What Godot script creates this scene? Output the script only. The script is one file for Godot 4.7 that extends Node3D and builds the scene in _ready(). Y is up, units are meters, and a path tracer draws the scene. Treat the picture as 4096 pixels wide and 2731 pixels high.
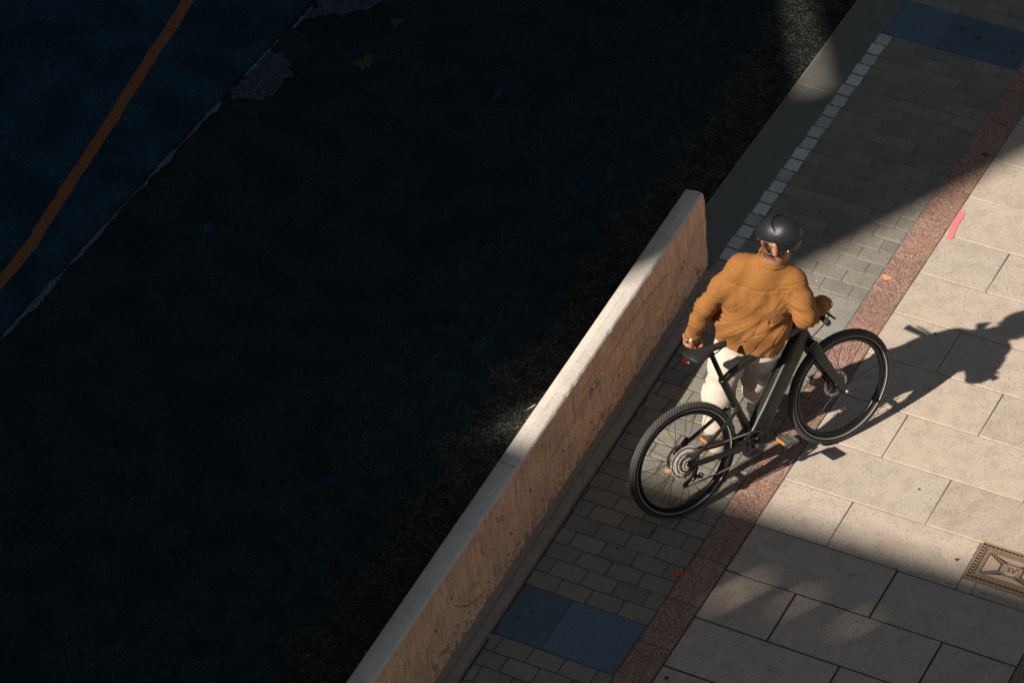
extends Node3D
# A man in an ochre overshirt and a dark helmet wheels a bicycle along a paved footway beside a low wall and a dark road.
# x runs across the street towards the building side, z along it towards the footbridge that the picture is taken from, y up.

const SUN := Vector3(0.54, -1.0, -1.08)      # the way sunlight travels
const ROW := 0.409                            # depth of a slab row
const SLAB := 0.855                           # length of a slab
const COURSE := 0.1245                        # depth of a paver course

var M := {}
var rng := RandomNumberGenerator.new()


func _ready() -> void:
	rng.seed = 11
	camera_and_light()
	materials()
	ground_and_road()
	pavement()
	low_wall()
	footbridge()
	shading_building()
	bicycle()
	person()
	utility_cover()
	litter()


# ------------------------------------------------------------------ camera, sky, sun

func camera_and_light() -> void:
	var cam := Camera3D.new()
	cam.name = "camera"
	cam.transform = Transform3D(Basis(Vector3(0.89436268, -0.00921365, -0.44724771), Vector3(-0.28357278, 0.76156978, -0.58275033), Vector3(0.34597959, 0.64801742, 0.67850685)), Vector3(5.74147, 14.346, 14.62508))
	cam.fov = 10.389
	cam.near = 0.05
	cam.far = 600.0
	cam.current = true
	add_child(cam)
	var sky_look := ProceduralSkyMaterial.new()
	sky_look.sky_top_color = Color(0.56, 0.62, 0.68)
	sky_look.sky_horizon_color = Color(0.74, 0.75, 0.76)
	sky_look.sky_curve = 0.16
	sky_look.ground_bottom_color = Color(0.22, 0.21, 0.20)
	sky_look.ground_horizon_color = Color(0.50, 0.50, 0.50)
	sky_look.sun_angle_max = 8.0
	var sky := Sky.new()
	sky.sky_material = sky_look
	var env := Environment.new()
	env.background_mode = Environment.BG_SKY
	env.sky = sky
	env.background_energy_multiplier = 0.30
	env.tonemap_mode = Environment.TONE_MAPPER_LINEAR
	env.tonemap_exposure = 1.50
	env.sdfgi_enabled = true
	env.ssao_enabled = true
	env.ssil_enabled = true
	var around := WorldEnvironment.new()
	around.name = "world"
	around.environment = env
	add_child(around)
	var sun := DirectionalLight3D.new()
	sun.name = "sun"
	sun.light_color = Color(1.0, 0.955, 0.895)
	sun.light_energy = 1.55
	sun.light_angular_distance = 0.6
	sun.shadow_enabled = true
	add_child(sun)
	sun.look_at_from_position(Vector3.ZERO, SUN, Vector3.UP)


# ------------------------------------------------------------------ helpers: nodes

func numbered(called: String) -> String:
	if not has_node(NodePath(called)):
		return called
	var k := 1
	while has_node(NodePath("%s_%03d" % [called, k])):
		k += 1
	return "%s_%03d" % [called, k]


func thing(called: String, label: String, category: String, at := Vector3.ZERO, group := "") -> Node3D:
	var o := Node3D.new()
	o.name = numbered(called)
	add_child(o)
	o.position = at
	o.set_meta("label", label)
	o.set_meta("category", category)
	if group:
		o.set_meta("group", group)
	return o


func setting(called: String) -> Node3D:
	var o := Node3D.new()
	o.name = called
	o.set_meta("kind", "structure")
	add_child(o)
	return o


func piece(parent: Node, called: String, mesh: Mesh, mat: Material, at := Transform3D.IDENTITY) -> MeshInstance3D:
	var o := MeshInstance3D.new()
	o.name = called
	o.mesh = mesh
	o.material_override = mat
	o.transform = at
	parent.add_child(o, true)
	return o


func tool() -> SurfaceTool:
	var st := SurfaceTool.new()
	st.begin(Mesh.PRIMITIVE_TRIANGLES)
	st.set_smooth_group(0)
	return st


func done(st: SurfaceTool) -> ArrayMesh:
	st.generate_normals()
	return st.commit()


# ------------------------------------------------------------------ helpers: shapes

func tri(st: SurfaceTool, a: Vector3, b: Vector3, c: Vector3) -> void:
	st.add_vertex(a); st.add_vertex(b); st.add_vertex(c)


func quad(st: SurfaceTool, a: Vector3, b: Vector3, c: Vector3, d: Vector3) -> void:
	tri(st, a, b, c); tri(st, a, c, d)


func middle(ring: PackedVector3Array) -> Vector3:
	var c := Vector3.ZERO
	for p in ring:
		c += p
	return c / ring.size()


# joins closed rings of equally many points into a skin
func loft(st: SurfaceTool, rings: Array, cap0 := true, cap1 := true, smooth := true) -> void:
	var n: int = rings[0].size()
	var c0 := middle(rings[0])
	var votes := 0.0
	for i in n:
		var a: Vector3 = rings[0][i]
		var b: Vector3 = rings[0][(i + 1) % n]
		var c: Vector3 = rings[1][i]
		votes += (a - c).cross(a - b).dot(a - c0)
	var flip := votes < 0.0
	st.set_smooth_group(0 if smooth else -1)
	for k in rings.size() - 1:
		var r0: PackedVector3Array = rings[k]
		var r1: PackedVector3Array = rings[k + 1]
		for i in n:
			var j := (i + 1) % n
			if flip:
				quad(st, r0[i], r1[i], r1[j], r0[j])
			else:
				quad(st, r0[i], r0[j], r1[j], r1[i])
	st.set_smooth_group(-1)
	if cap0:
		for i in n:
			if flip: tri(st, c0, rings[0][i], rings[0][(i + 1) % n])
			else: tri(st, c0, rings[0][(i + 1) % n], rings[0][i])
	if cap1:
		var last: PackedVector3Array = rings[rings.size() - 1]
		var c1 := middle(last)
		for i in n:
			if flip: tri(st, c1, last[(i + 1) % n], last[i])
			else: tri(st, c1, last[i], last[(i + 1) % n])
	st.set_smooth_group(0)


# a closed outline: super-ellipse round c in the plane of ax, ay
func oval(c: Vector3, ax: Vector3, ay: Vector3, n := 14, power := 2.0) -> PackedVector3Array:
	var out := PackedVector3Array()
	for i in n:
		var t := TAU * (i + 0.5) / n
		var ct := cos(t)
		var s := sin(t)
		out.append(c + ax * signf(ct) * pow(absf(ct), 2.0 / power) + ay * signf(s) * pow(absf(s), 2.0 / power))
	return out


# a bar along points; radii are (half depth, half width) per point; side is the width axis
func bar(st: SurfaceTool, pts: Array, radii: Array, side := Vector3(0, 0, 1), n := 12, power := 2.0) -> void:
	var rings := []
	for i in pts.size():
		var t: Vector3 = (pts[mini(i + 1, pts.size() - 1)] - pts[maxi(i - 1, 0)]).normalized()
		var w := (side - t * side.dot(t)).normalized()
		var d := t.cross(w)
		var r: Vector2 = radii[mini(i, radii.size() - 1)]
		rings.append(oval(pts[i], d * r.x, w * r.y, n, power))
	loft(st, rings)


func tube(st: SurfaceTool, pts: Array, r: float, n := 8) -> void:
	var side := Vector3(0.3, 0.2, 0.93)
	bar(st, pts, [Vector2(r, r)], side.normalized(), n)


func curve(pts: Array, per := 6) -> Array:
	var out := []
	for i in pts.size() - 1:
		var p0: Vector3 = pts[maxi(i - 1, 0)]
		var p1: Vector3 = pts[i]
		var p2: Vector3 = pts[i + 1]
		var p3: Vector3 = pts[mini(i + 2, pts.size() - 1)]
		for k in per:
			var t := float(k) / per
			out.append(0.5 * ((2.0 * p1) + (p2 - p0) * t + (2.0 * p0 - 5.0 * p1 + 4.0 * p2 - p3) * t * t + (3.0 * p1 - p0 - 3.0 * p2 + p3) * t * t * t))
	out.append(pts[pts.size() - 1])
	return out


# a box with bevelled edges, about a centre, along axes
func block(st: SurfaceTool, c: Vector3, half: Vector3, bevel := 0.002, b := Basis.IDENTITY) -> void:
	var rings := []
	for lay in [[-half.y, bevel], [-half.y + bevel, 0.0], [half.y - bevel, 0.0], [half.y, bevel]]:
		var hx: float = half.x - lay[1]
		var hz: float = half.z - lay[1]
		var r := PackedVector3Array()
		for q in [[hx - bevel, hz], [hx, hz - bevel], [hx, -hz + bevel], [hx - bevel, -hz], [-hx + bevel, -hz], [-hx, -hz + bevel], [-hx, hz - bevel], [-hx + bevel, hz]]:
			r.append(c + b * Vector3(q[0], lay[0], q[1]))
		rings.append(r)
	loft(st, rings, true, true, false)


# turned shape: profile of (radius, height along axis)
func lathe(st: SurfaceTool, c: Vector3, axis: Vector3, profile: Array, n := 24, caps := true) -> void:
	var ax := axis.cross(Vector3(0.31, 0.87, 0.38)).normalized()
	var ay := axis.cross(ax)
	var rings := []
	for p in profile:
		rings.append(oval(c + axis * p.y, ax * p.x, ay * p.x, n))
	loft(st, rings, caps, caps)


# a ring of round, flattened or square section round an axis
func hoop(st: SurfaceTool, c: Vector3, axis: Vector3, radius: float, half_r: float, half_w: float, n := 48, m := 8, power := 2.0) -> void:
	var ax := axis.cross(Vector3(0.31, 0.87, 0.38)).normalized()
	var ay := axis.cross(ax)
	var rings := []
	for i in n + 1:
		var t := TAU * (i % n) / n
		var out := ax * cos(t) + ay * sin(t)
		rings.append(oval(c + out * radius, out * half_r, axis * half_w, m, power))
	loft(st, rings, false, false)


# flat paving piece, top at y 0: rounded outline, bevelled rim
func paving(w: float, l: float, h: float, bevel: float, corner: float, per := 3) -> ArrayMesh:
	var st := tool()
	var rings := []
	for lay in [[-h, 0.0], [-bevel * 0.9, 0.0], [-bevel * 0.25, bevel * 0.55], [0.0, bevel * 1.4]]:
		var hx: float = w / 2 - lay[1]
		var hz: float = l / 2 - lay[1]
		var r := PackedVector3Array()
		var cr: float = maxf(corner - lay[1] * 0.5, 0.0005)
		for q in 4:
			var sx := 1.0 if q in [0, 3] else -1.0
			var sz := 1.0 if q in [0, 1] else -1.0
			for k in per:
				var t := PI / 2 * (q + float(k) / maxf(per - 1, 1))
				r.append(Vector3(sx * (hx - cr) + cr * cos(t), lay[0], sz * (hz - cr) + cr * sin(t)))
		rings.append(r)
	loft(st, rings, false, true)
	return done(st)


# a thin sheet with an outline on the ground, lying at height y
func sheet(outline: PackedVector2Array, y: float) -> ArrayMesh:
	var st := tool()
	var at := Geometry2D.triangulate_polygon(outline)
	for k in range(0, at.size(), 3):
		var a := outline[at[k]]
		var b := outline[at[k + 1]]
		var c := outline[at[k + 2]]
		if (b - a).cross(c - a) < 0.0:
			var s := b
			b = c
			c = s
		st.set_uv(a); st.add_vertex(Vector3(a.x, y, a.y))
		st.set_uv(b); st.add_vertex(Vector3(b.x, y, b.y))
		st.set_uv(c); st.add_vertex(Vector3(c.x, y, c.y))
	return done(st)


# ------------------------------------------------------------------ helpers: materials

func noise(kind: int, freq: float, seed_value: int, octaves := 4) -> FastNoiseLite:
	var f := FastNoiseLite.new()
	f.noise_type = kind
	f.frequency = freq
	f.seed = seed_value
	f.fractal_octaves = octaves
	return f


func ramp(stops: Array, steps := false) -> Gradient:
	var g := Gradient.new()
	var at := PackedFloat32Array()
	var cols := PackedColorArray()
	for s in stops:
		at.append(s[0])
		cols.append(s[1].linear_to_srgb())
	g.offsets = at
	g.colors = cols
	if steps:
		g.interpolation_mode = Gradient.GRADIENT_INTERPOLATE_CONSTANT
	return g


func noise_tex(f: FastNoiseLite, g: Gradient, size := 1024, normal := 0.0) -> NoiseTexture2D:
	var t := NoiseTexture2D.new()
	t.width = size
	t.height = size
	t.seamless = true
	t.seamless_blend_skirt = 0.08
	t.noise = f
	if g:
		t.color_ramp = g
	if normal > 0.0:
		t.as_normal_map = true
		t.bump_strength = normal
	return t


func grains(freq: float, seed_value: int) -> FastNoiseLite:
	var f := noise(FastNoiseLite.TYPE_CELLULAR, freq, seed_value, 1)
	f.fractal_type = FastNoiseLite.FRACTAL_NONE
	f.cellular_return_type = FastNoiseLite.RETURN_CELL_VALUE
	f.cellular_distance_function = FastNoiseLite.DISTANCE_EUCLIDEAN
	f.cellular_jitter = 1.0
	f.domain_warp_enabled = true
	f.domain_warp_amplitude = 4.0
	f.domain_warp_frequency = 0.12
	f.domain_warp_fractal_type = FastNoiseLite.DOMAIN_WARP_FRACTAL_NONE
	return f


func plain(called: String, lin: Color, rough := 0.6, metal := 0.0) -> StandardMaterial3D:
	var m := StandardMaterial3D.new()
	m.resource_name = called
	m.albedo_color = lin.linear_to_srgb()
	m.roughness = rough
	m.metallic = metal
	return m


# stone or concrete: a colour texture and a relief, laid by place in the world
func stone(called: String, tint: Color, tex: Texture2D, relief: Texture2D, scale: float, rough := 0.85, depth := 1.0, stain: Texture2D = null) -> StandardMaterial3D:
	var m := plain(called, tint, rough)
	m.albedo_texture = tex
	m.uv1_triplanar = true
	m.uv1_world_triplanar = true
	m.uv1_scale = Vector3.ONE * scale
	if relief:
		m.normal_enabled = true
		m.normal_texture = relief
		m.normal_scale = depth
	if stain:
		m.detail_enabled = true
		m.detail_blend_mode = BaseMaterial3D.BLEND_MODE_MUL
		m.detail_uv_layer = BaseMaterial3D.DETAIL_UV_2
		m.detail_albedo = stain
		m.uv2_triplanar = true
		m.uv2_world_triplanar = true
		m.uv2_scale = Vector3.ONE * 0.43
	return m


func materials() -> void:
	var grit := noise_tex(noise(FastNoiseLite.TYPE_SIMPLEX, 0.30, 3, 3), null, 1024, 3.0)
	var bumps := noise_tex(noise(FastNoiseLite.TYPE_SIMPLEX_SMOOTH, 0.09, 5, 3), null, 1024, 9.0)
	var stain := noise_tex(noise(FastNoiseLite.TYPE_SIMPLEX, 0.012, 8, 5), ramp([[0.15, Color(0.87, 0.86, 0.845)], [0.5, Color(0.965, 0.96, 0.955)], [0.8, Color(1, 1, 1)]]), 1024)
	# asphalt
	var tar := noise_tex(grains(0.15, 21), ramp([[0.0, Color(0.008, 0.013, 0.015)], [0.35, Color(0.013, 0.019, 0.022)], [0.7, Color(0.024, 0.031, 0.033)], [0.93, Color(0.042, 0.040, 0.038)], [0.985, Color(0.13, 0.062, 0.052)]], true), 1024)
	var gravel := noise_tex(grains(0.10, 24), ramp([[0.0, Color(0.030, 0.034, 0.036)], [0.3, Color(0.055, 0.060, 0.060)], [0.6, Color(0.085, 0.090, 0.088)], [0.85, Color(0.13, 0.132, 0.125)], [0.97, Color(0.21, 0.20, 0.18)]], true), 1024)
	var lumps := noise(FastNoiseLite.TYPE_CELLULAR, 0.085, 22, 2)
	lumps.cellular_return_type = FastNoiseLite.RETURN_DISTANCE
	var lump_map := noise_tex(lumps, null, 1024, 14.0)
	var patchy := noise_tex(noise(FastNoiseLite.TYPE_SIMPLEX, 0.010, 31, 5), ramp([[0.2, Color(0.55, 0.58, 0.60)], [0.55, Color(0.85, 0.86, 0.86)], [0.85, Color(1, 1, 1)]]), 1024)
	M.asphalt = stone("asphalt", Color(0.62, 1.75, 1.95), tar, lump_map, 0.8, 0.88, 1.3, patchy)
	M.asphalt.metallic_specular = 0.2
	M.asphalt.uv2_scale = Vector3.ONE * 0.2
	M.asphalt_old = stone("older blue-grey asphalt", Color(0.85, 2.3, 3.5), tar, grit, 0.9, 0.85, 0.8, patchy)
	M.asphalt_old.metallic_specular = 0.2
	M.asphalt_old.uv2_scale = Vector3.ONE * 0.17
	M.asphalt_mid = stone("worn asphalt", Color(1.0, 2.2, 2.3), tar, lump_map, 0.8, 0.85, 1.6, patchy)
	M.asphalt_gutter = stone("coarse worn asphalt", Color(0.80, 0.82, 0.74), gravel, lump_map, 0.8, 0.85, 2.2, patchy)  # coarse worn strip, made paler so its sunlit patch reads bright
	M.asphalt_patch = stone("grey asphalt patch", Color(2.4, 2.6, 3.1), tar, grit, 0.9, 0.9, 0.8)
	M.tar_edge = stone("pale worn seam", Color(4.4, 5.8, 7.0), tar, grit, 1.2, 0.9, 1.0)
	M.moss = stone("ochre stain", Color(3.0, 2.8, 1.5), tar, grit, 1.3, 0.95, 1.0)
	for m in [M.asphalt_mid, M.asphalt_gutter, M.asphalt_patch, M.tar_edge, M.moss]:
		m.metallic_specular = 0.2
	M.orange_line = stone("worn orange road paint", Color(0.24, 0.085, 0.020), noise_tex(noise(FastNoiseLite.TYPE_SIMPLEX, 0.05, 41, 5), ramp([[0.2, Color(0.30, 0.32, 0.33)], [0.36, Color(0.75, 0.75, 0.75)], [0.55, Color(0.95, 0.95, 0.95)], [0.9, Color(1, 1, 1)]]), 512), grit, 1.6, 0.7, 0.6)
	# slabs of speckled concrete
	var beige := noise_tex(grains(0.30, 51), ramp([[0.0, Color(0.16, 0.13, 0.11)], [0.035, Color(0.34, 0.275, 0.23)], [0.065, Color(0.455, 0.382, 0.325)], [0.30, Color(0.475, 0.400, 0.335)], [0.60, Color(0.490, 0.415, 0.348)], [0.86, Color(0.510, 0.435, 0.368)], [0.962, Color(0.40, 0.27, 0.20)], [0.974, Color(0.60, 0.54, 0.48)], [0.992, Color(0.12, 0.10, 0.09)]], true), 1024)
	M.slab = []
	for k in 6:
		var v: float = [1.0, 0.94, 1.05, 0.90, 1.02, 0.97][k]
		var w: float = [0.0, 0.02, -0.01, 0.03, 0.015, -0.02][k]
		M.slab.append(stone("speckled beige slab", Color(v, v * (1.0 - w * 0.4), v * (1.0 - w)), beige, grit, 0.75 + 0.03 * k, 0.82, 0.55, stain))
	# pavers
	var grey := noise_tex(grains(0.2, 61), ramp([[0.0, Color(0.16, 0.15, 0.135)], [0.05, Color(0.235, 0.225, 0.20)], [0.4, Color(0.265, 0.253, 0.225)], [0.75, Color(0.295, 0.28, 0.25)], [0.95, Color(0.36, 0.345, 0.31)], [0.985, Color(0.16, 0.13, 0.11)]], true), 1024)
	M.paver = []
	for k in 6:
		var v: float = [1.0, 0.88, 1.08, 0.94, 0.82, 1.03][k]
		var w: float = [0.0, -0.02, 0.03, 0.01, -0.05, 0.05][k]
		M.paver.append(stone("grey concrete paver", Color(v * 0.90, v * 0.88 * (1.0 - w * 0.3), v * 0.85 * (1.0 - w)), grey, grit, 0.9 + 0.04 * k, 0.86, 0.9, stain))
	M.tile_grey = stone("plain grey tile", Color(1.03, 1.03, 1.03), grey, grit, 1.1, 0.8, 0.7, stain)
	M.tile_blue = []
	for k in 3:
		M.tile_blue.append(stone("blue-grey tile", Color(0.34, 0.58, 0.94) * [1.0, 0.80, 1.12][k], grey, grit, 1.1, 0.8, 0.7, stain))  # grey tile texture tinted blue; the row between keeps plain grey
	M.kerb = stone("dark grey granite kerb", Color(0.58, 0.60, 0.58), grey, grit, 1.25, 0.8, 1.0, stain)
	M.sand = stone("joint sand", Color(0.92, 0.85, 0.75), grey, bumps, 2.0, 0.95, 1.0, stain)
	M.dirt = stone("dark joint grit", Color(0.55, 0.49, 0.42), grey, bumps, 2.0, 0.95, 1.0, stain)
	M.crack = stone("dark crack", Color(0.26, 0.23, 0.20), grey, bumps, 2.0, 0.95, 1.0)
	# red granite
	var red := noise_tex(grains(0.27, 71), ramp([[0.0, Color(0.050, 0.043, 0.040)], [0.24, Color(0.16, 0.095, 0.076)], [0.42, Color(0.40, 0.205, 0.155)], [0.62, Color(0.50, 0.275, 0.212)], [0.80, Color(0.36, 0.25, 0.20)], [0.93, Color(0.50, 0.40, 0.335)]], true), 1024)
	M.granite = []
	for k in 3:
		var v: float = [1.0, 0.92, 1.06][k]
		M.granite.append(stone("red granite", Color(v, v, v), red, grit, 0.95 + 0.07 * k, 0.7, 0.4, stain))
	M.white_paint = stone("worn white paint", Color(1, 1, 1), noise_tex(noise(FastNoiseLite.TYPE_SIMPLEX, 0.06, 81, 6), ramp([[0.25, Color(0.22, 0.215, 0.205)], [0.38, Color(0.42, 0.42, 0.41)], [0.5, Color(0.66, 0.66, 0.645)], [0.8, Color(0.76, 0.76, 0.74)]]), 1024), grit, 1.7, 0.8, 0.9)
	M.white_paints = [M.white_paint]
	for v in [0.72, 0.86, 1.08]:
		var worn: StandardMaterial3D = M.white_paint.duplicate()
		worn.albedo_color = Color(v, v, v).linear_to_srgb()
		worn.uv1_offset = Vector3(v * 3.1, 0, v * 5.3)
		M.white_paints.append(worn)
	M.pink_paint = plain("pink spray paint", Color(0.72, 0.19, 0.20), 0.8)
	M.red_paint = plain("red spray paint", Color(0.62, 0.09, 0.04), 0.8)
	M.peach_paint = plain("peach spray paint", Color(0.66, 0.27, 0.16), 0.8)
	# wall
	M.concrete = stone("pale wall concrete", Color(1, 1, 1), noise_tex(noise(FastNoiseLite.TYPE_SIMPLEX, 0.03, 91, 6), ramp([[0.1, Color(0.52, 0.475, 0.425)], [0.38, Color(0.60, 0.55, 0.497)], [0.6, Color(0.62, 0.57, 0.517)], [0.9, Color(0.66, 0.61, 0.556)]]), 1024), grit, 0.9, 0.85, 0.4, stain)
	M.ledge = stone("grey plinth concrete", Color(0.62, 0.55, 0.49), noise_tex(noise(FastNoiseLite.TYPE_SIMPLEX, 0.02, 93, 6), ramp([[0.1, Color(0.38, 0.355, 0.33)], [0.5, Color(0.44, 0.415, 0.39)], [0.9, Color(0.50, 0.475, 0.445)]]), 1024), grit, 0.8, 0.9, 0.8, stain)
	M.render_grey = stone("grey render", Color(0.9, 0.9, 0.9), noise_tex(noise(FastNoiseLite.TYPE_SIMPLEX, 0.02, 95, 5), ramp([[0.1, Color(0.22, 0.21, 0.20)], [0.9, Color(0.36, 0.35, 0.33)]]), 256), null, 0.3)
	M.window_glass = plain("dark window glass", Color(0.02, 0.025, 0.03), 0.1)
	# bicycle
	M.frame = plain("satin graphite frame paint", Color(0.046, 0.049, 0.044), 0.46, 0.85)
	M.frame.clearcoat_enabled = true
	M.frame.clearcoat = 0.2
	M.frame.clearcoat_roughness = 0.3
	M.frame.metallic_specular = 0.45
	M.black_metal = plain("black anodised metal", Color(0.012, 0.012, 0.013), 0.32, 0.4)
	M.gloss_black = plain("gloss black crank", Color(0.010, 0.010, 0.011), 0.14, 0.0)
	M.rubber = plain("black rubber", Color(0.016, 0.016, 0.016), 0.72)
	M.tread = plain("dusty tread rubber", Color(0.080, 0.078, 0.066), 0.80)
	M.steel = plain("bright steel", Color(0.66, 0.63, 0.58), 0.35, 0.35)
	M.sprocket = plain("sprocket steel", Color(0.74, 0.69, 0.62), 0.30, 0.5)
	M.sprocket.uv1_triplanar = true
	M.sprocket.uv1_scale = Vector3.ONE * 5.0
	M.sprocket.normal_enabled = true
	M.sprocket.normal_texture = bumps
	M.sprocket.normal_scale = 3.0
	M.disc = plain("pale brake disc steel", Color(0.86, 0.82, 0.76), 0.45)  # steel sheen put into a pale, non-metallic colour
	M.sprocket_dark = plain("dark sprocket", Color(0.13, 0.115, 0.10), 0.4, 0.5)
	M.chain = plain("oily chain steel", Color(0.34, 0.29, 0.23), 0.35, 0.6)
	M.spoke = plain("black spoke", Color(0.010, 0.010, 0.010), 0.35)
	M.stripe = plain("reflective stripe", Color(0.62, 0.60, 0.58), 0.45)
	M.saddle = plain("black saddle cover", Color(0.020, 0.021, 0.021), 0.55)
	M.orange_reflector = plain("orange reflector", Color(0.75, 0.20, 0.02), 0.3)
	M.red_reflector = plain("red light lens", Color(0.10, 0.004, 0.006), 0.2)
	M.pedal = plain("dusty pedal plastic", Color(0.085, 0.088, 0.078), 0.7)
	M.print_white = plain("pale print", Color(0.6, 0.6, 0.58), 0.6)
	# person
	var weave := noise_tex(noise(FastNoiseLite.TYPE_SIMPLEX, 0.3, 101, 2), null, 512, 2.0)
	var wash := noise_tex(noise(FastNoiseLite.TYPE_SIMPLEX, 0.02, 102, 5), ramp([[0.2, Color(0.86, 0.84, 0.80)], [0.7, Color(1, 1, 1)]]), 512)
	M.shirt = stone("ochre cotton", Color(0.275, 0.115, 0.025), wash, weave, 5.0, 0.9, 0.16)
	M.shirt.rim_enabled = true
	M.shirt.rim = 0.15
	M.shirt.rim_tint = 0.8
	M.thread = plain("ochre thread", Color(0.42, 0.18, 0.035), 0.9)
	M.trousers = stone("cream cotton twill", Color(0.60, 0.52, 0.46), wash, weave, 5.0, 0.92, 0.16)
	M.under = stone("white undershirt", Color(0.70, 0.63, 0.55), wash, weave, 2.4, 0.92, 0.5)
	M.skin = plain("skin and beard", Color(1, 1, 1), 0.5)
	M.skin.vertex_color_use_as_albedo = true
	M.helmet = plain("satin dark blue-grey helmet", Color(0.019, 0.020, 0.027), 0.46, 0.3)
	M.helmet_black = plain("black helmet shell", Color(0.013, 0.014, 0.014), 0.42)
	M.vent = plain("helmet vent black", Color(0.004, 0.004, 0.004), 0.9)
	M.strap = plain("black webbing", Color(0.010, 0.011, 0.011), 0.8)
	M.badge = plain("cream badge", Color(0.72, 0.68, 0.45), 0.5)
	M.button = plain("white button", Color(0.78, 0.76, 0.72), 0.3)
	M.button_eye = plain("button eye", Color(0.12, 0.11, 0.10), 0.6)
	M.shoe_shaded = plain("shaded brown suede", Color(0.013, 0.010, 0.007), 0.85)  # right shoe only, its shade put into the colour
	M.shoe_tan = plain("tan suede", Color(0.32, 0.20, 0.11), 0.85)
	M.sole = plain("black sole", Color(0.012, 0.012, 0.012), 0.8)
	M.sole_white = plain("white midsole", Color(0.62, 0.60, 0.55), 0.7)
	M.teal = plain("teal lining", Color(0.05, 0.26, 0.24), 0.8)
	M.eye = plain("eye white", Color(0.72, 0.70, 0.67), 0.2)
	M.iris = plain("dark iris", Color(0.03, 0.02, 0.015), 0.2)
	M.gold = plain("fine chain", Color(0.75, 0.62, 0.40), 0.25, 1.0)
	# cover and litter
	M.iron_dark = stone("dark cast iron", Color(0.15, 0.125, 0.115), grey, grit, 2.0, 0.7, 0.8)
	M.iron_worn = stone("worn rusty iron", Color(1.25, 0.98, 0.80), grey, grit, 2.0, 0.55, 0.8, stain)
	M.rust = stone("rust", Color(0.95, 0.60, 0.38), grey, grit, 2.0, 0.9, 0.8)
	M.tar_crack = plain("tar-filled crack", Color(0.002, 0.003, 0.0035), 0.9)
	M.pebble = plain("pale grit", Color(0.50, 0.47, 0.42), 0.9)
	M.brick = plain("brick fragment", Color(0.52, 0.27, 0.19), 0.9)
	M.paper = plain("cigarette paper", Color(0.74, 0.70, 0.64), 0.9)
	M.cork = plain("tan filter paper", Color(0.50, 0.28, 0.12), 0.9)
	M.leaf = plain("dry leaf", Color(0.26, 0.16, 0.07), 0.9)
	M.foil = plain("grey wrapper", Color(0.22, 0.24, 0.27), 0.4)


# a long sheet between two lines of equally many points
func strip(a: PackedVector2Array, b: PackedVector2Array, y: float) -> ArrayMesh:
	var st := tool()
	for i in a.size() - 1:
		quad(st, Vector3(a[i].x, y, a[i].y), Vector3(a[i + 1].x, y, a[i + 1].y), Vector3(b[i + 1].x, y, b[i + 1].y), Vector3(b[i].x, y, b[i].y))
	return done(st)


# ------------------------------------------------------------------ ground, road

func rect(x0: float, z0: float, x1: float, z1: float) -> PackedVector2Array:
	return PackedVector2Array([Vector2(x0, z0), Vector2(x1, z0), Vector2(x1, z1), Vector2(x0, z1)])


# an outline made uneven: every edge cut into short steps that wander
func ragged(pts: Array, step: float, wander: float, seed_value: int) -> PackedVector2Array:
	var f := noise(FastNoiseLite.TYPE_SIMPLEX, 9.0, seed_value, 3)
	var out := PackedVector2Array()
	for i in pts.size():
		var a: Vector2 = pts[i]
		var b: Vector2 = pts[(i + 1) % pts.size()]
		var n := maxi(1, int(a.distance_to(b) / step))
		var across := (b - a).normalized().orthogonal()
		for k in n:
			var p := a.lerp(b, float(k) / n)
			out.append(p + across * f.get_noise_2d(p.x, p.y) * wander)
	return out


func blob(c: Vector2, rx: float, rz: float, rough: float, seed_value: int, n := 22) -> PackedVector2Array:
	var f := noise(FastNoiseLite.TYPE_SIMPLEX, 0.9, seed_value, 2)
	var out := PackedVector2Array()
	for i in n:
		var t := TAU * i / n
		var r := 1.0 + rough * f.get_noise_2d(cos(t) * 2.0, sin(t) * 2.0)
		out.append(c + Vector2(cos(t) * rx, sin(t) * rz) * r)
	return out


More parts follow.
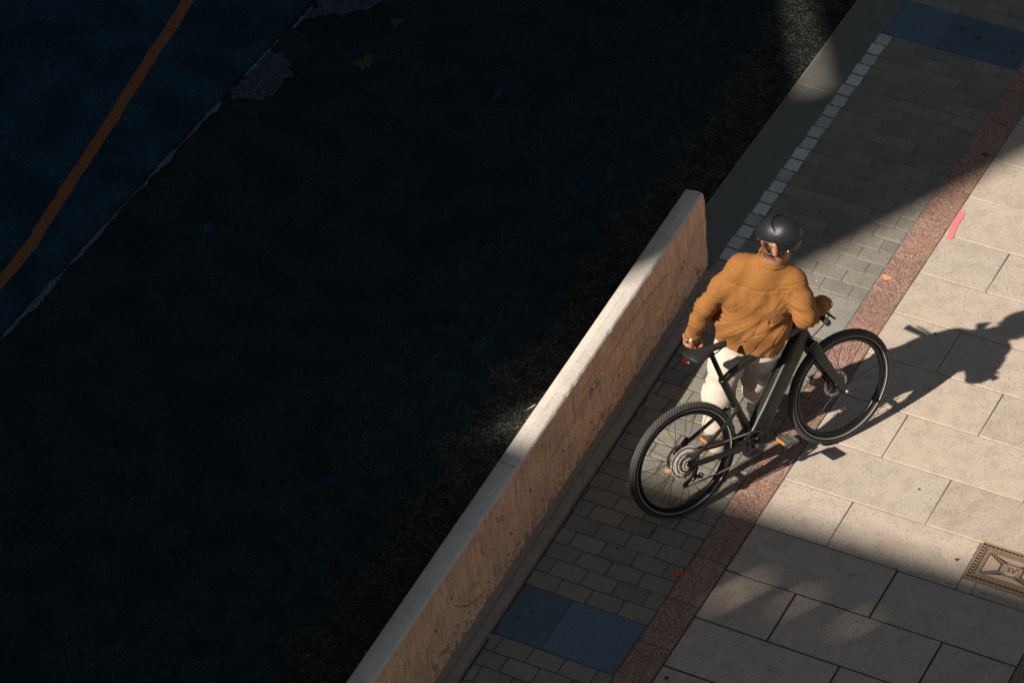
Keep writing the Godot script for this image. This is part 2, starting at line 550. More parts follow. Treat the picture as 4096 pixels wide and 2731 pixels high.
func ground_and_road() -> void:
	var ground := setting("ground")
	piece(ground, "ground_sheet", sheet(rect(-160, -160, 160, 160), -0.09), M.render_grey)
	var road := setting("road")
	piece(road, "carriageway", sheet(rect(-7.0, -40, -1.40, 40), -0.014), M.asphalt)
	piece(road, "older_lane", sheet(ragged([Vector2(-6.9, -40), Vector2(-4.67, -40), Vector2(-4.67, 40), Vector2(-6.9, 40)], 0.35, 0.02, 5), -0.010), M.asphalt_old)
	var g0 := PackedVector2Array()
	var g1 := PackedVector2Array()
	var g2 := PackedVector2Array()
	var f0 := noise(FastNoiseLite.TYPE_SIMPLEX, 1.1, 17, 5)
	for i in 1501:
		var z := lerpf(-9.0, 6.0, i / 1500.0)
		g0.append(Vector2(-2.45 + 0.45 * f0.get_noise_1d(z * 1.3) + 0.06 * f0.get_noise_1d(z * 9.0 + 40.0), z))
		g1.append(Vector2(-1.86 + 0.14 * f0.get_noise_1d(z * 1.5 + 9.0) + 0.05 * f0.get_noise_1d(z * 9.0 + 70.0), z))
		g2.append(Vector2(-1.40, z))
	piece(road, "worn_margin", strip(g0, g1, -0.0122), M.asphalt_mid)
	piece(road, "worn_gutter", strip(g1, g2, -0.011), M.asphalt_gutter)
	# the orange line: one edge a little wavier than the other
	var f := noise(FastNoiseLite.TYPE_SIMPLEX, 1.6, 77, 4)
	var left := PackedVector2Array()
	var right := PackedVector2Array()
	for i in 121:
		var z := lerpf(3.0, -6.0, i / 120.0)
		var x := -4.963 + 0.166 * (z - 0.1) + f.get_noise_1d(z) * 0.006
		if z > 0.1:
			x = -4.963 + 0.05 * (z - 0.1) + f.get_noise_1d(z) * 0.006
		left.append(Vector2(x - 0.040 + f.get_noise_1d(z * 3.0 + 50.0) * 0.010, z))
		right.append(Vector2(x + 0.040 + f.get_noise_1d(z * 3.0 + 90.0) * 0.010, z))
	piece(road, "orange_line", strip(left, right, -0.006), M.orange_line)
	# the ragged seam between the two layers of asphalt
	var f2 := noise(FastNoiseLite.TYPE_SIMPLEX, 2.2, 12, 5)
	for part in [[-1.70, 1.6, -4.655, 0.045], [-2.45, -2.0, -4.65, 0.020], [-6.0, -2.6, -4.63, 0.026]]:
		var a := PackedVector2Array()
		var b := PackedVector2Array()
		for i in 141:
			var z: float = lerpf(part[0], part[1], i / 140.0)
			var wide: float = part[3] * clampf(0.75 + 1.3 * f2.get_noise_1d(z * 0.8), 0.12, 1.6)
			var x: float = part[2] + 0.006 * f2.get_noise_1d(z * 2.0 + 30.0)
			a.append(Vector2(x + wide * 0.5 + 0.02 * maxf(0.0, f2.get_noise_1d(z * 5.0 + 9.0)), z))
			b.append(Vector2(x - wide * 0.4 - 0.012 * f2.get_noise_1d(z * 6.0 + 70.0), z))
		piece(road, "worn_seam", strip(a, b, -0.005), M.tar_edge)
	for part in [[-6.0, 1.8, -4.672, 0.010, 2.0], [-2.4, 1.1, -3.06, 0.004, 5.0]]:
		var a := PackedVector2Array()
		var b := PackedVector2Array()
		for i in 261:
			var z: float = lerpf(part[0], part[1], i / 260.0)
			var x: float = part[2] + 0.010 * f2.get_noise_1d(z * 3.0 + 5.0) - (0.045 * z if part[4] > 3.0 else 0.0)
			var wide: float = part[3] * clampf(0.6 + 1.6 * f2.get_noise_1d(z * part[4] + 80.0), 0.1, 1.5)
			a.append(Vector2(x - wide, z))
			b.append(Vector2(x + wide, z))
		piece(road, "tar_crack", strip(a, b, -0.0042), M.tar_crack)
	piece(road, "asphalt_patch", sheet(ragged([Vector2(-4.64, -1.76), Vector2(-4.66, -2.28), Vector2(-4.55, -2.34), Vector2(-4.44, -2.24), Vector2(-4.385, -2.14), Vector2(-4.40, -1.92), Vector2(-4.43, -1.80)], 0.02, 0.045, 3), -0.0075), M.asphalt_patch)
	piece(road, "asphalt_patch", sheet(ragged([Vector2(-4.63, -2.74), Vector2(-4.62, -3.2), Vector2(-4.3, -3.3), Vector2(-4.25, -3.1), Vector2(-4.36, -2.9)], 0.02, 0.05, 4), -0.0075), M.asphalt_patch)
	piece(road, "pale_streak", sheet(ragged([Vector2(-4.64, -2.36), Vector2(-4.30, -2.47), Vector2(-4.32, -2.44), Vector2(-4.62, -2.30)], 0.02, 0.03, 6), -0.007), M.asphalt_patch)
	piece(road, "pale_streak", sheet(ragged([Vector2(-3.425, 0.28), Vector2(-3.46, 0.6), Vector2(-3.50, 1.62), Vector2(-3.478, 1.62), Vector2(-3.43, 0.9), Vector2(-3.41, 0.5)], 0.02, 0.035, 9), -0.008), M.asphalt_patch)
	piece(road, "ochre_stain", sheet(blob(Vector2(-4.02, -2.48), 0.055, 0.075, 0.8, 14), -0.008), M.moss)
	piece(road, "ochre_stain", sheet(blob(Vector2(-4.05, -2.96), 0.035, 0.06, 0.9, 15), -0.008), M.moss)
	for k in 7:
		piece(road, "asphalt_chip_patch", sheet(blob(Vector2(rng.randf_range(-4.3, -2.0), rng.randf_range(-3.4, 2.6)), rng.randf_range(0.02, 0.05), rng.randf_range(0.02, 0.09), 0.9, 100 + k), -0.0085), M.asphalt_old)
	var far_walk := setting("far_pavement")
	var st := tool()
	block(st, Vector3(-7.2, -0.02, 0), Vector3(0.2, 0.06, 40), 0.01)
	piece(far_walk, "far_kerb", done(st), M.kerb)


# ------------------------------------------------------------------ the footway

func lay(parent: Node, called: String, mesh: Mesh, mat: Material, x: float, z: float, wobble := 0.0010) -> void:
	var t := Transform3D(Basis.from_euler(Vector3(rng.randf_range(-1, 1), rng.randf_range(-0.6, 0.6), rng.randf_range(-1, 1)) * wobble * 4.0), Vector3(x, rng.randf_range(-1.0, 0.4) * wobble, z))
	piece(parent, called, mesh, mat, t)


func pavement() -> void:
	var walk := setting("pavement")
	piece(walk, "joint_sand_bed", sheet(rect(-1.425, -30, -0.0, -1.22), -0.0040), M.sand)
	piece(walk, "joint_sand_bed", sheet(rect(-1.425, -1.22, 0.0, 30), -0.0045), M.dirt)
	piece(walk, "slab_joint_bed", sheet(rect(0.0, -30, 1.92, 0.405), -0.0050), M.sand)
	piece(walk, "slab_joint_bed", sheet(rect(0.0, 0.405, 1.92, 30), -0.0085), M.crack)  # bed darkened where the slab rows lie in shade, joints wider there
	piece(walk, "building_side_paving", sheet(rect(2.72, -40, 30, 40), -0.003), M.slab[1])
	# speckled slabs, two wide, every other row shifted by half
	var whole := {}
	for gap in [0.006, 0.012]:
		for w in [SLAB, SLAB / 2, 0.765, 0.08]:
			whole["%.3f %.3f" % [w, gap]] = paving(w - gap, ROW - gap, 0.06, 0.004, 0.004, 2)
	for r in range(-18, 11):
		var z := ROW * (r + 0.5)
		var gap := 0.012 if r > 0 else 0.006
		var cols := [[0.0, SLAB / 2], [SLAB / 2, SLAB * 1.5], [SLAB * 1.5, SLAB * 2]] if r % 2 == 0 else [[0.0, SLAB], [SLAB, SLAB * 2]]
		if r == 0:
			lay(walk, "slab", whole["%.3f %.3f" % [SLAB / 2, gap]], M.slab[2], SLAB / 4, z)
			lay(walk, "slab", whole["%.3f %.3f" % [0.765, gap]], M.slab[4], SLAB / 2 + 0.3825, z)
			lay(walk, "slab", paving(0.082, 0.098, 0.06, 0.004, 0.004, 2), M.slab[0], 1.239, 0.358)
			lay(walk, "slab", paving(0.42, 0.098, 0.06, 0.004, 0.004, 2), M.slab[3], 1.494, 0.358)
			lay(walk, "slab", paving(0.062, 0.30, 0.06, 0.004, 0.004, 2), M.slab[1], 1.676, 0.154)
			continue
		for c in cols:
			var w: float = c[1] - c[0]
			lay(walk, "slab", whole["%.3f %.3f" % [w, gap]], M.slab[rng.randi() % 6], (c[0] + c[1]) / 2, z)
	for r in range(-18, 11):
		lay(walk, "slab", whole["%.3f %.3f" % [SLAB, 0.006]], M.slab[rng.randi() % 6], 1.905 + SLAB / 2, ROW * (r + 0.25))
	# red granite bands on both sides of the slabs
	var band := paving(0.190, 0.364, 0.06, 0.003, 0.003, 2)
	for k in range(-22, 12):
		lay(walk, "granite_band_stone", band, M.granite[posmod(k * 7, 3)], -0.0985, 0.049 + 0.3685 * (k + 0.5), 0.0006)
	for k in range(-20, 12):
		lay(walk, "granite_band_stone", band, M.granite[posmod(k * 5, 3)], 1.808, 0.11 + 0.3685 * k, 0.0006)
	# kerb along the road
	var joints := [-8.0, -7.2, -6.4, -5.6, -4.75, -3.955, -3.48, -2.69, -2.03, -1.2, -0.4, 0.4, 1.2, 2.0, 2.8, 3.6]
	for k in joints.size() - 1:
		var l: float = joints[k + 1] - joints[k]
		lay(walk, "kerb_stone", paving(0.262, l - 0.006, 0.12, 0.006, 0.006, 2), M.kerb, -1.284, (joints[k] + joints[k + 1]) / 2, 0.0008)
	# pavers: five whole ones to a course, or four between two halves
	var full := []
	var half := []
	for k in 3:
		full.append(paving(0.1885 - 0.0060 - 0.001 * k, COURSE - 0.0060 - 0.001 * k, 0.05, 0.0035 + 0.0008 * k, 0.010 + 0.003 * k, 3))
		half.append(paving(0.0935 - 0.0060, COURSE - 0.0060 - 0.001 * k, 0.05, 0.0035 + 0.0008 * k, 0.010 + 0.003 * k, 3))
	var paint_half := sheet(ragged([Vector2(-0.042, -0.055), Vector2(0.046, -0.055), Vector2(0.046, 0.055), Vector2(-0.042, 0.055)], 0.008, 0.010, 4), 0.0)
	var tile := paving(0.470, 0.409, 0.06, 0.004, 0.005, 2)
	var bands := [0, 1, 2, 3]
	var beyond := SurfaceTool.new()
	beyond.begin(Mesh.PRIMITIVE_TRIANGLES)
	for b in bands.size():
		var n: int = [18, 21, 21, 17][b]
		var z0: float = [-4.64 - COURSE * 18, -4.222, -1.214, 1.822][b]
		var pitch: float = [COURSE, (4.222 - 1.636) / 21.0, (1.403 + 1.214) / 21.0, COURSE][b]
		for r in n:
			var z := z0 + pitch * (r + 0.5)
			var behind_wall := z > -1.45
			var with_halves: bool = (n - r) % 2 == [0, 1, 0, 1][b]
			var x := -1.148
			var i := 0
			while x < -0.21:
				var is_half := with_halves and (i == 0 or x > -0.32)
				var w := 0.0945 if is_half else 0.190
				if x + w < -0.19 + 0.03 and not (behind_wall and x + w < -1.0):
					var kind := rng.randi() % 3
					if z < -5.15 or z > 2.62:
						beyond.append_from(half[kind] if is_half else full[kind], 0, Transform3D(Basis.IDENTITY, Vector3(x + w / 2, 0, z)))
					else:
						lay(walk, "paver", half[kind] if is_half else full[kind], M.paver[rng.randi() % 6], x + w / 2, z, 0.0016)
				x += w
				i += 1
			if z < -1.55 and z > -4.3:
				var t := Transform3D(Basis.from_euler(Vector3(0, PI * (r % 2), 0)), Vector3(-1.100, 0.0022, z))
				piece(walk, "white_paint", paint_half, M.white_paints[rng.randi() % 4], t)
	var rest := piece(walk, "distant_pavers", beyond.commit(), M.paver[0])
	rest.set_meta("kind", "stuff")
	for band_z in [[-4.431, 1], [-1.425, 0], [1.612, 2]]:
		for k in 3:
			var x: float = -0.975 + 0.3845 * k
			if band_z[1] == 2 and k == 0:
				lay(walk, "blue_tile", paving(0.316, 0.409, 0.06, 0.004, 0.005, 2), M.tile_blue[1], -0.803, band_z[0], 0.0008)
			elif band_z[1] == 2 and k == 1:
				lay(walk, "blue_tile", paving(0.43, 0.409, 0.06, 0.004, 0.005, 2), M.tile_blue[2], -0.426, band_z[0], 0.0008)
			elif band_z[1] == 1 and k < 2:
				lay(walk, "blue_tile", paving(0.379 if k == 0 else 0.56, 0.409, 0.06, 0.004, 0.005, 2), M.tile_blue[k], -0.957 if k == 0 else -0.484, band_z[0], 0.0008)
			elif band_z[1] == 0:
				if k < 2:
					lay(walk, "grey_tile", tile, M.tile_grey, -0.911 + 0.476 * k, band_z[0], 0.0008)
	# spray paint
	piece(walk, "pink_spray_mark", sheet(ragged([Vector2(0.004, -2.69), Vector2(0.016, -2.705), Vector2(0.036, -2.70), Vector2(0.044, -2.685), Vector2(0.048, -2.56), Vector2(0.062, -2.44), Vector2(0.056, -2.418), Vector2(0.034, -2.412), Vector2(0.024, -2.425), Vector2(0.006, -2.56)], 0.012, 0.006, 31), 0.0042), M.pink_paint)
	piece(walk, "peach_spray_mark", sheet(blob(Vector2(-0.155, -1.909), 0.030, 0.022, 0.5, 32, 26), 0.0042), M.peach_paint)
	piece(walk, "red_spray_mark", sheet(blob(Vector2(-0.215, 0.965), 0.026, 0.022, 0.7, 36, 40), 0.0042), M.red_paint)
	piece(walk, "pink_spray_mark", sheet(blob(Vector2(0.112, 1.08), 0.006, 0.022, 0.9, 34, 26), 0.0042), M.pink_paint)
	# dark gum spots
	for q in [[-0.85, 1.65, 0.012], [-0.80, 1.59, 0.011], [0.06, 1.72, 0.014], [-0.06, -3.3, 0.018], [1.12, 0.19, 0.012], [-0.6, 0.93, 0.010], [-0.48, 0.72, 0.012], [-0.55, -4.45, 0.022], [-0.68, -4.5, 0.018], [-0.3, -4.4, 0.014], [0.3, -1.55, 0.010], [0.72, -0.25, 0.008]]:
		piece(walk, "gum_spot", sheet(blob(Vector2(q[0], q[1]), q[2], q[2] * 0.9, 0.5, int(q[2] * 9000) + 3, 14), 0.0036), M.crack)


# ------------------------------------------------------------------ low wall

func scratch(img: Image, a: Vector2, b: Vector2, bend: float, wide: float, col: Color, strength: float, seed_value: int) -> void:
	var f := noise(FastNoiseLite.TYPE_SIMPLEX, 0.03, seed_value, 3)
	var n := int(a.distance_to(b) * 1.3) + 2
	var across := (b - a).normalized().orthogonal()
	for i in n:
		var t := float(i) / n
		var p := a.lerp(b, t) + across * (bend * sin(t * PI) + f.get_noise_1d(i * 0.6) * 5.0)
		var r := wide * (0.45 + 0.55 * sin(t * PI)) * (0.7 + 0.6 * absf(f.get_noise_1d(i * 2.0 + 500.0)))
		for dy in range(-int(ceil(r)), int(ceil(r)) + 1):
			for dx in range(-int(ceil(r)), int(ceil(r)) + 1):
				var d := Vector2(dx, dy).length()
				var x := int(p.x) + dx
				var y := int(p.y) + dy
				if d <= r + 0.4 and x >= 0 and y >= 0 and x < img.get_width() and y < img.get_height():
					var k := strength * clampf(r + 0.5 - d, 0.0, 1.0) * (0.55 + 0.45 * f.get_noise_1d(i * 3.0 + 900.0))
					img.set_pixel(x, y, img.get_pixel(x, y).lerp(col, clampf(k, 0.0, 1.0)))


func on_paint(z: float, y: float) -> Vector2:
	return Vector2((z + 1.50) / 4.5 * 2048.0, (0.6 - y) / 0.54 * 288.0)


# worn terracotta paint, 2 mm to the pixel: u along the wall from the far end, v down from the top
func wall_paint() -> ImageTexture:
	var w := 2048
	var h := 288
	var img := Image.create(w, h, false, Image.FORMAT_RGB8)
	var f1 := noise(FastNoiseLite.TYPE_SIMPLEX, 0.006, 201, 5)
	var f2 := noise(FastNoiseLite.TYPE_SIMPLEX, 0.05, 202, 4)
	var f3 := noise(FastNoiseLite.TYPE_SIMPLEX, 0.03, 203, 3)
	for y in h:
		for x in w:
			var v := 1.0 + 0.18 * f1.get_noise_2d(x, y) + 0.16 * f2.get_noise_2d(x, y) + 0.20 * f3.get_noise_2d(x * 1.6, y * 0.16)
			var c := Color(0.80, 0.46, 0.275) * v
			# splashed dirt, thickest in patches low down, where the zoom shows a grained dark crust
			var crust := f2.get_noise_2d(x * 0.7 + 900.0, y * 0.7) + 0.55 * f1.get_noise_2d(x * 1.5 + 400.0, y * 2.0) + (float(y) / h - 0.93) * 2.2
			if crust > 0.12:
				c = c.lerp(Color(0.17, 0.105, 0.065), clampf((crust - 0.12) * 2.0, 0.0, 0.65))
			var fleck := f2.get_noise_2d(x * 2.3 + 300.0, y * 1.3 + 70.0)
			if fleck > 0.52:
				c = c.lerp(Color(0.07, 0.045, 0.03), clampf((fleck - 0.47) * 6.0, 0.0, 0.8))
			c.a = 1.0
			img.set_pixel(x, y, c.linear_to_srgb())
	var dark := Color(0.055, 0.033, 0.022).linear_to_srgb()
	var pale := Color(0.52, 0.34, 0.21).linear_to_srgb()
	var teal := Color(0.035, 0.13, 0.13).linear_to_srgb()
	var r := RandomNumberGenerator.new()
	r.seed = 5
	for k in 190:
		var p := Vector2(r.randf() * w, pow(r.randf(), 0.8) * h)
		var long := 8.0 + 60.0 * pow(r.randf(), 3.0)
		var dir := Vector2(r.randf_range(-0.35, 0.35), 1.0) if r.randf() < 0.5 else Vector2(-1.0, r.randf_range(-0.2, 1.1))
		scratch(img, p, p + dir.normalized() * long, r.randf_range(-8, 8), r.randf_range(0.6, 1.5), dark if r.randf() < 0.78 else pale, r.randf_range(0.3, 0.8), k)
	for q in [[-0.94, 0.40, -0.10, 0.44, 22.0, 1.6], [-0.9, 0.42, 0.9, 0.33, 30.0, 1.3], [-0.1, 0.41, 0.85, 0.35, -12.0, 1.2], [0.43, 0.56, 0.44, 0.34, 4.0, 1.8], [1.19, 0.575, 1.21, 0.41, 3.0, 1.7], [2.03, 0.33, 1.64, 0.14, 22.0, 1.5], [-0.55, 0.30, 0.05, 0.22, 16.0, 1.4], [-1.1, 0.30, -0.7, 0.17, -9.0, 1.5], [-0.72, 0.52, -0.5, 0.16, 10.0, 1.2], [0.55, 0.42, 0.9, 0.20, 12.0, 1.3], [1.5, 0.50, 1.35, 0.42, 5.0, 1.4], [1.75, 0.52, 1.62, 0.50, -4.0, 1.6], [2.2, 0.4, 2.4, 0.25, 8.0, 1.2], [0.0, 0.5, 0.35, 0.47, 3.0, 1.2]]:
		scratch(img, on_paint(q[0], q[1]), on_paint(q[2], q[3]), q[4], q[5] * 1.2, dark, 0.62, int(q[5] * 100))
	for q in [[-1.27, 0.47, -1.20, 0.40, 8.0], [-1.20, 0.40, -1.26, 0.36, -6.0], [-1.30, 0.44, -1.24, 0.27, 10.0], [-1.22, 0.41, -1.16, 0.28, -8.0], [-1.33, 0.50, -1.31, 0.30, 4.0]]:
		scratch(img, on_paint(q[0], q[1]), on_paint(q[2], q[3]), q[4], 2.4, pale, 0.8, 7)
	for q in [[0.20, 0.42, 0.23, 0.35], [0.20, 0.42, 0.16, 0.37], [0.12, 0.43, 0.14, 0.36], [0.14, 0.36, 0.10, 0.39], [0.31, 0.33, 0.35, 0.30], [-1.10, 0.33, -1.14, 0.29], [-1.16, 0.35, -1.15, 0.31], [0.08, 0.33, 0.10, 0.30]]:
		scratch(img, on_paint(q[0], q[1]), on_paint(q[2], q[3]), 3.0, 3.0, teal, 0.95, 9)
	for q in [[0.62, 0.30], [1.05, 0.36], [1.32, 0.27], [1.66, 0.42], [1.86, 0.24], [2.05, 0.42], [2.25, 0.36], [1.45, 0.47], [0.25, 0.22], [-0.15, 0.25]]:
		scratch(img, on_paint(q[0], q[1]), on_paint(q[0] - 0.012, q[1] - 0.035), 1.0, 2.6, dark, 0.95, 13)
	return ImageTexture.create_from_image(img)


func low_wall() -> void:
	var wall := thing("low_wall", "low terracotta-painted concrete wall with pale bare top, beside the road", "wall", Vector3(-1.09, 0, 0))
	wall.rotation.y = atan(0.0333)
	var paint := plain("worn terracotta paint", Color(1, 1, 1), 0.78)
	paint.albedo_texture = wall_paint()
	paint.texture_repeat = false
	paint.normal_enabled = true
	paint.normal_texture = M.slab[0].normal_texture
	paint.normal_scale = 0.35
	var z0 := -1.485
	var z1 := 3.4
	var n := 240
	var f := noise(FastNoiseLite.TYPE_SIMPLEX, 14.0, 301, 3)
	var f_end := noise(FastNoiseLite.TYPE_SIMPLEX, 7.0, 302, 3)
	var chips := [[-0.09, 0.020, 0.014], [-0.42, 0.008, 0.008], [-0.66, 0.03, 0.009], [-0.75, 0.012, 0.008], [0.29, 0.012, 0.009], [0.40, 0.02, 0.014], [0.50, 0.025, 0.012], [0.68, 0.016, 0.010], [1.38, 0.014, 0.008], [1.9, 0.03, 0.006], [2.3, 0.02, 0.007], [-1.2, 0.03, 0.005]]
	# front face: a grid that leans in 46 mm towards the top
	var rows := 10
	var face := []
	var top := []
	for i in n + 1:
		var u := float(i) / n
		var z := lerpf(z0, z1, u * u * 0.15 + u * 0.85)
		var chip := 0.0
		for c in chips:
			chip += c[2] * exp(-pow((z - c[0]) / c[1], 2.0)) * (0.7 + 0.6 * f.get_noise_1d(z * 3.0))
		var wear := 0.004 + 0.0025 * f.get_noise_1d(z * 0.6) + chip
		var col := []
		for k in rows + 1:
			var t := float(k) / rows
			var y := lerpf(0.588 - wear * 0.6, 0.058, t)
			var zz := z
			if i < 3:
				zz += (3 - i) / 3.0 * (0.022 * f_end.get_noise_1d(y * 1.5) + 0.006 * f_end.get_noise_1d(y * 9.0) - 0.018 * (y - 0.3))
			col.append(Vector3(-0.046 * (y - 0.06) / 0.54 + 0.0012 * f.get_noise_2d(z * 0.6, y), y, zz))
		face.append(col)
		var cap := []
		var zt: float = col[0].z
		cap.append(col[0])
		cap.append(Vector3(-0.050 - wear * 0.6, 0.597 - chip * 0.35, zt))
		cap.append(Vector3(-0.056 - wear, 0.600 - chip * 0.1, zt))
		cap.append(Vector3(-0.10, 0.601 + 0.0008 * f.get_noise_1d(z), zt))
		cap.append(Vector3(-0.157 - 0.003 * z + 0.002 * f.get_noise_1d(z * 1.3 + 40.0), 0.600, zt + (0.012 if i == 0 else 0.0)))
		cap.append(Vector3(-0.163 - 0.003 * z, 0.590, zt + (0.02 if i == 0 else 0.0)))
		cap.append(Vector3(-0.20, 0.0, zt))
		top.append(cap)
	var st := tool()
	for i in n:
		for k in rows:
			var p := [face[i][k], face[i + 1][k], face[i + 1][k + 1], face[i][k + 1]]
			for q in [0, 1, 2, 0, 2, 3]:
				st.set_uv(Vector2((p[q].z + 1.50) / 4.5, clampf((0.6 - p[q].y) / 0.54, 0.0, 1.0)))
				st.add_vertex(p[q])
	piece(wall, "painted_face", done(st), paint)
	st = tool()
	for i in n:
		for k in top[0].size() - 1:
			quad(st, top[i][k], top[i][k + 1], top[i + 1][k + 1], top[i + 1][k])
	st.set_smooth_group(-1)
	var c := Vector3(-0.09, 0.3, z0)
	var rim := []
	for k in range(rows, -1, -1):
		rim.append(face[0][k])
	for k in range(1, top[0].size()):
		rim.append(top[0][k])
	rim.append(Vector3(0, 0, z0))
	for k in rim.size():
		tri(st, c, rim[(k + 1) % rim.size()], rim[k])
	piece(wall, "concrete_core", done(st), M.concrete)
	# hairline joint across the top and the shallow scored line along it
	st = tool()
	block(st, Vector3(-0.105, 0.6005, 1.165), Vector3(0.050, 0.0015, 0.0018), 0.0005, Basis(Vector3.UP, -0.10))
	piece(wall, "top_crack", done(st), M.crack)
	st = tool()
	var line := []
	for i in 60:
		var z := lerpf(-1.3, 2.6, i / 59.0)
		line.append(Vector3(-0.108 + 0.002 * f.get_noise_1d(z * 0.7), 0.6005, z))
	bar(st, line, [Vector2(0.0008, 0.0009)], Vector3(1, 0, 0), 4)
	piece(wall, "top_crack", done(st), M.ledge)
	# dirt in the gap between plinth and pavers
	st = tool()
	for i in 120:
		var za := lerpf(-1.42, z1, i / 120.0)
		var zb := lerpf(-1.42, z1, (i + 1) / 120.0)
		var wa := 0.108 + 0.007 * f.get_noise_1d(za * 0.9 + 60.0) + 0.010 * maxf(0.0, f.get_noise_1d(za * 0.25 + 20.0))
		var wb := 0.108 + 0.007 * f.get_noise_1d(zb * 0.9 + 60.0) + 0.010 * maxf(0.0, f.get_noise_1d(zb * 0.25 + 20.0))
		quad(st, Vector3(0.09, 0.0022, za), Vector3(0.09, 0.0022, zb), Vector3(wb, 0.0022, zb), Vector3(wa, 0.0022, za))
	piece(wall, "gap_dirt", done(st), M.crack)
	# plinth the wall stands on
	st = tool()
	var rings := []
	for i in 81:
		var z := lerpf(-1.44, z1, i / 80.0)
		var o := 0.0015 * f.get_noise_1d(z * 0.8 + 200.0)
		rings.append(PackedVector3Array([Vector3(-0.19, 0.0, z), Vector3(-0.19, 0.05, z), Vector3(-0.004, 0.060, z), Vector3(0.006, 0.0575, z), Vector3(0.088 + o, 0.0425 + o, z), Vector3(0.0935 + o, 0.038, z), Vector3(0.0955 + o, -0.004, z)]))
	loft(st, rings, true, true, false)
	piece(wall, "plinth", done(st), M.ledge)
	st = tool()
	line = []
	for i in 50:
		var z := lerpf(-1.35, 2.9, i / 49.0)
		line.append(Vector3(0.045 + 0.006 * f.get_noise_1d(z * 0.25 + 7.0), 0.0568, z))
	bar(st, line, [Vector2(0.0008, 0.0014)], Vector3(1, 0, 0), 4)
	piece(wall, "plinth_crack", done(st), M.crack)


# ------------------------------------------------------------------ what shades the street, outside the frame

func footbridge() -> void:
	var bridge := thing("footbridge", "concrete footbridge over the street behind the viewer, its shadow crosses the paving", "bridge", Vector3(-6.8, 0, 13.89))
	var z := 0.0
	bridge.rotation.y = 0.04
	var deck := CSGBox3D.new()
	deck.name = "deck"
	deck.size = Vector3(26, 0.55, 6.4)
	deck.position = Vector3(4.8, 11.545, 3.3 + z)
	deck.material = M.render_grey
	bridge.add_child(deck)
	var parapet := CSGBox3D.new()
	parapet.name = "parapet"
	parapet.size = Vector3(26, 0.78, 0.10)
	parapet.position = Vector3(4.8, 12.21, z + 0.05)
	parapet.material = M.render_grey
	bridge.add_child(parapet)
	var ray := SUN.normalized()
	var across := ray.cross(Vector3.UP).normalized()
	for q in [[0.135, 0.965, 0.032, 0.22], [0.45, 0.91, 0.020, 0.15], [0.81, 0.93, 0.017, 0.14]]:
		var y: float = (13.89 - q[1]) / 1.08
		var slot := CSGBox3D.new()  # unseen parapet slots along the sun ray, for faint glows on the slabs
		slot.name = "unseen_slot"
		slot.operation = CSGShape3D.OPERATION_SUBTRACTION
		slot.size = Vector3(q[2], q[3], 0.5)
		slot.basis = Basis(across, across.cross(ray), -ray)
		slot.position = Vector3(q[0] - 0.54 * y + 6.8 - 4.8, y - 12.21, -0.05)
		parapet.add_child(slot, true)
	var back := CSGBox3D.new()
	back.name = "far_parapet"
	back.size = Vector3(26, 0.78, 0.10)
	back.position = Vector3(4.8, 12.21, 6.4 + z)
	back.material = M.render_grey
	bridge.add_child(back)
	for x in [-1.7, 13.8]:
		var st := tool()
		block(st, Vector3(x, 5.63, 3.3), Vector3(0.4, 5.63, 0.9), 0.03)
		piece(bridge, "pier", done(st), M.render_grey)


func shading_building() -> void:
	var house := thing("tall_building", "tall grey building across the road, outside the frame, shading it", "building", Vector3(-7.4, 0, 11.74))
	var h := 24.0
	var front := CSGBox3D.new()
	front.name = "front_wall"
	front.size = Vector3(0.25, h, 44)
	front.position = Vector3(-0.125, h / 2, -22)
	front.material = M.render_grey
	house.add_child(front)
	var slot := CSGBox3D.new()  # added slot along the sun ray, throws the bright streak on the road
	slot.name = "added_sun_slot"
	slot.operation = CSGShape3D.OPERATION_SUBTRACTION
	var ray := SUN.normalized()
	var along := Vector3(0, 0.91, 1.83)
	along = (along - ray * along.dot(ray)).normalized()
	slot.size = Vector3(8.0, 0.095, 1.0)
	slot.basis = Basis(ray, along.cross(ray), along)
	slot.position = Vector3(0, 11.07 - h / 2, 8.04 - 11.74 + 22)
	front.add_child(slot)
	var side := CSGBox3D.new()
	side.name = "end_wall"
	side.size = Vector3(9.75, h, 0.25)
	side.position = Vector3(-5.125, h / 2, -0.125)
	side.material = M.render_grey
	house.add_child(side)
	var opening := CSGBox3D.new()  # added opening that lets the sun through to the front wall slot
	opening.name = "added_sun_opening"
	opening.operation = CSGShape3D.OPERATION_SUBTRACTION
	opening.size = Vector3(4.4, 4.2, 1.0)
	opening.position = Vector3(-2.6 + 5.125, 14.5 - h / 2, 0)
	side.add_child(opening)
	var st := tool()
	block(st, Vector3(-9.875, h / 2, -22.1), Vector3(0.125, h / 2, 21.8), 0.01)
	piece(house, "back_wall", done(st), M.render_grey)
	st = tool()
	block(st, Vector3(-4.95, h + 0.16, -22), Vector3(5.2, 0.15, 22.2), 0.02)
	piece(house, "roof", done(st), M.render_grey)
	st = tool()
	block(st, Vector3(-4.95, h / 2, -44), Vector3(4.7, h / 2, 0.12), 0.01)
	piece(house, "end_wall", done(st), M.render_grey)
	# sash windows over the front
	var frame := tool()
	block(frame, Vector3.ZERO, Vector3(0.05, 0.95, 0.62), 0.01)
	var frame_mesh := done(frame)
	var pane := tool()
	block(pane, Vector3(0.056, 0, 0), Vector3(0.012, 0.85, 0.52), 0.004)
	var pane_mesh := done(pane)
	for floor_no in 6:
		for k in 12:
			var p := Vector3(0.045, 2.2 + 3.6 * floor_no, -2.2 - 3.3 * k)
			if floor_no in [2] and k < 2:
				continue
			var w := piece(house, "window", frame_mesh, M.concrete, Transform3D(Basis.IDENTITY, p))
			piece(w, "pane", pane_mesh, M.window_glass)


# ------------------------------------------------------------------ bicycle: x forward, y up, z to its right side, origin where the rear wheel touches the ground

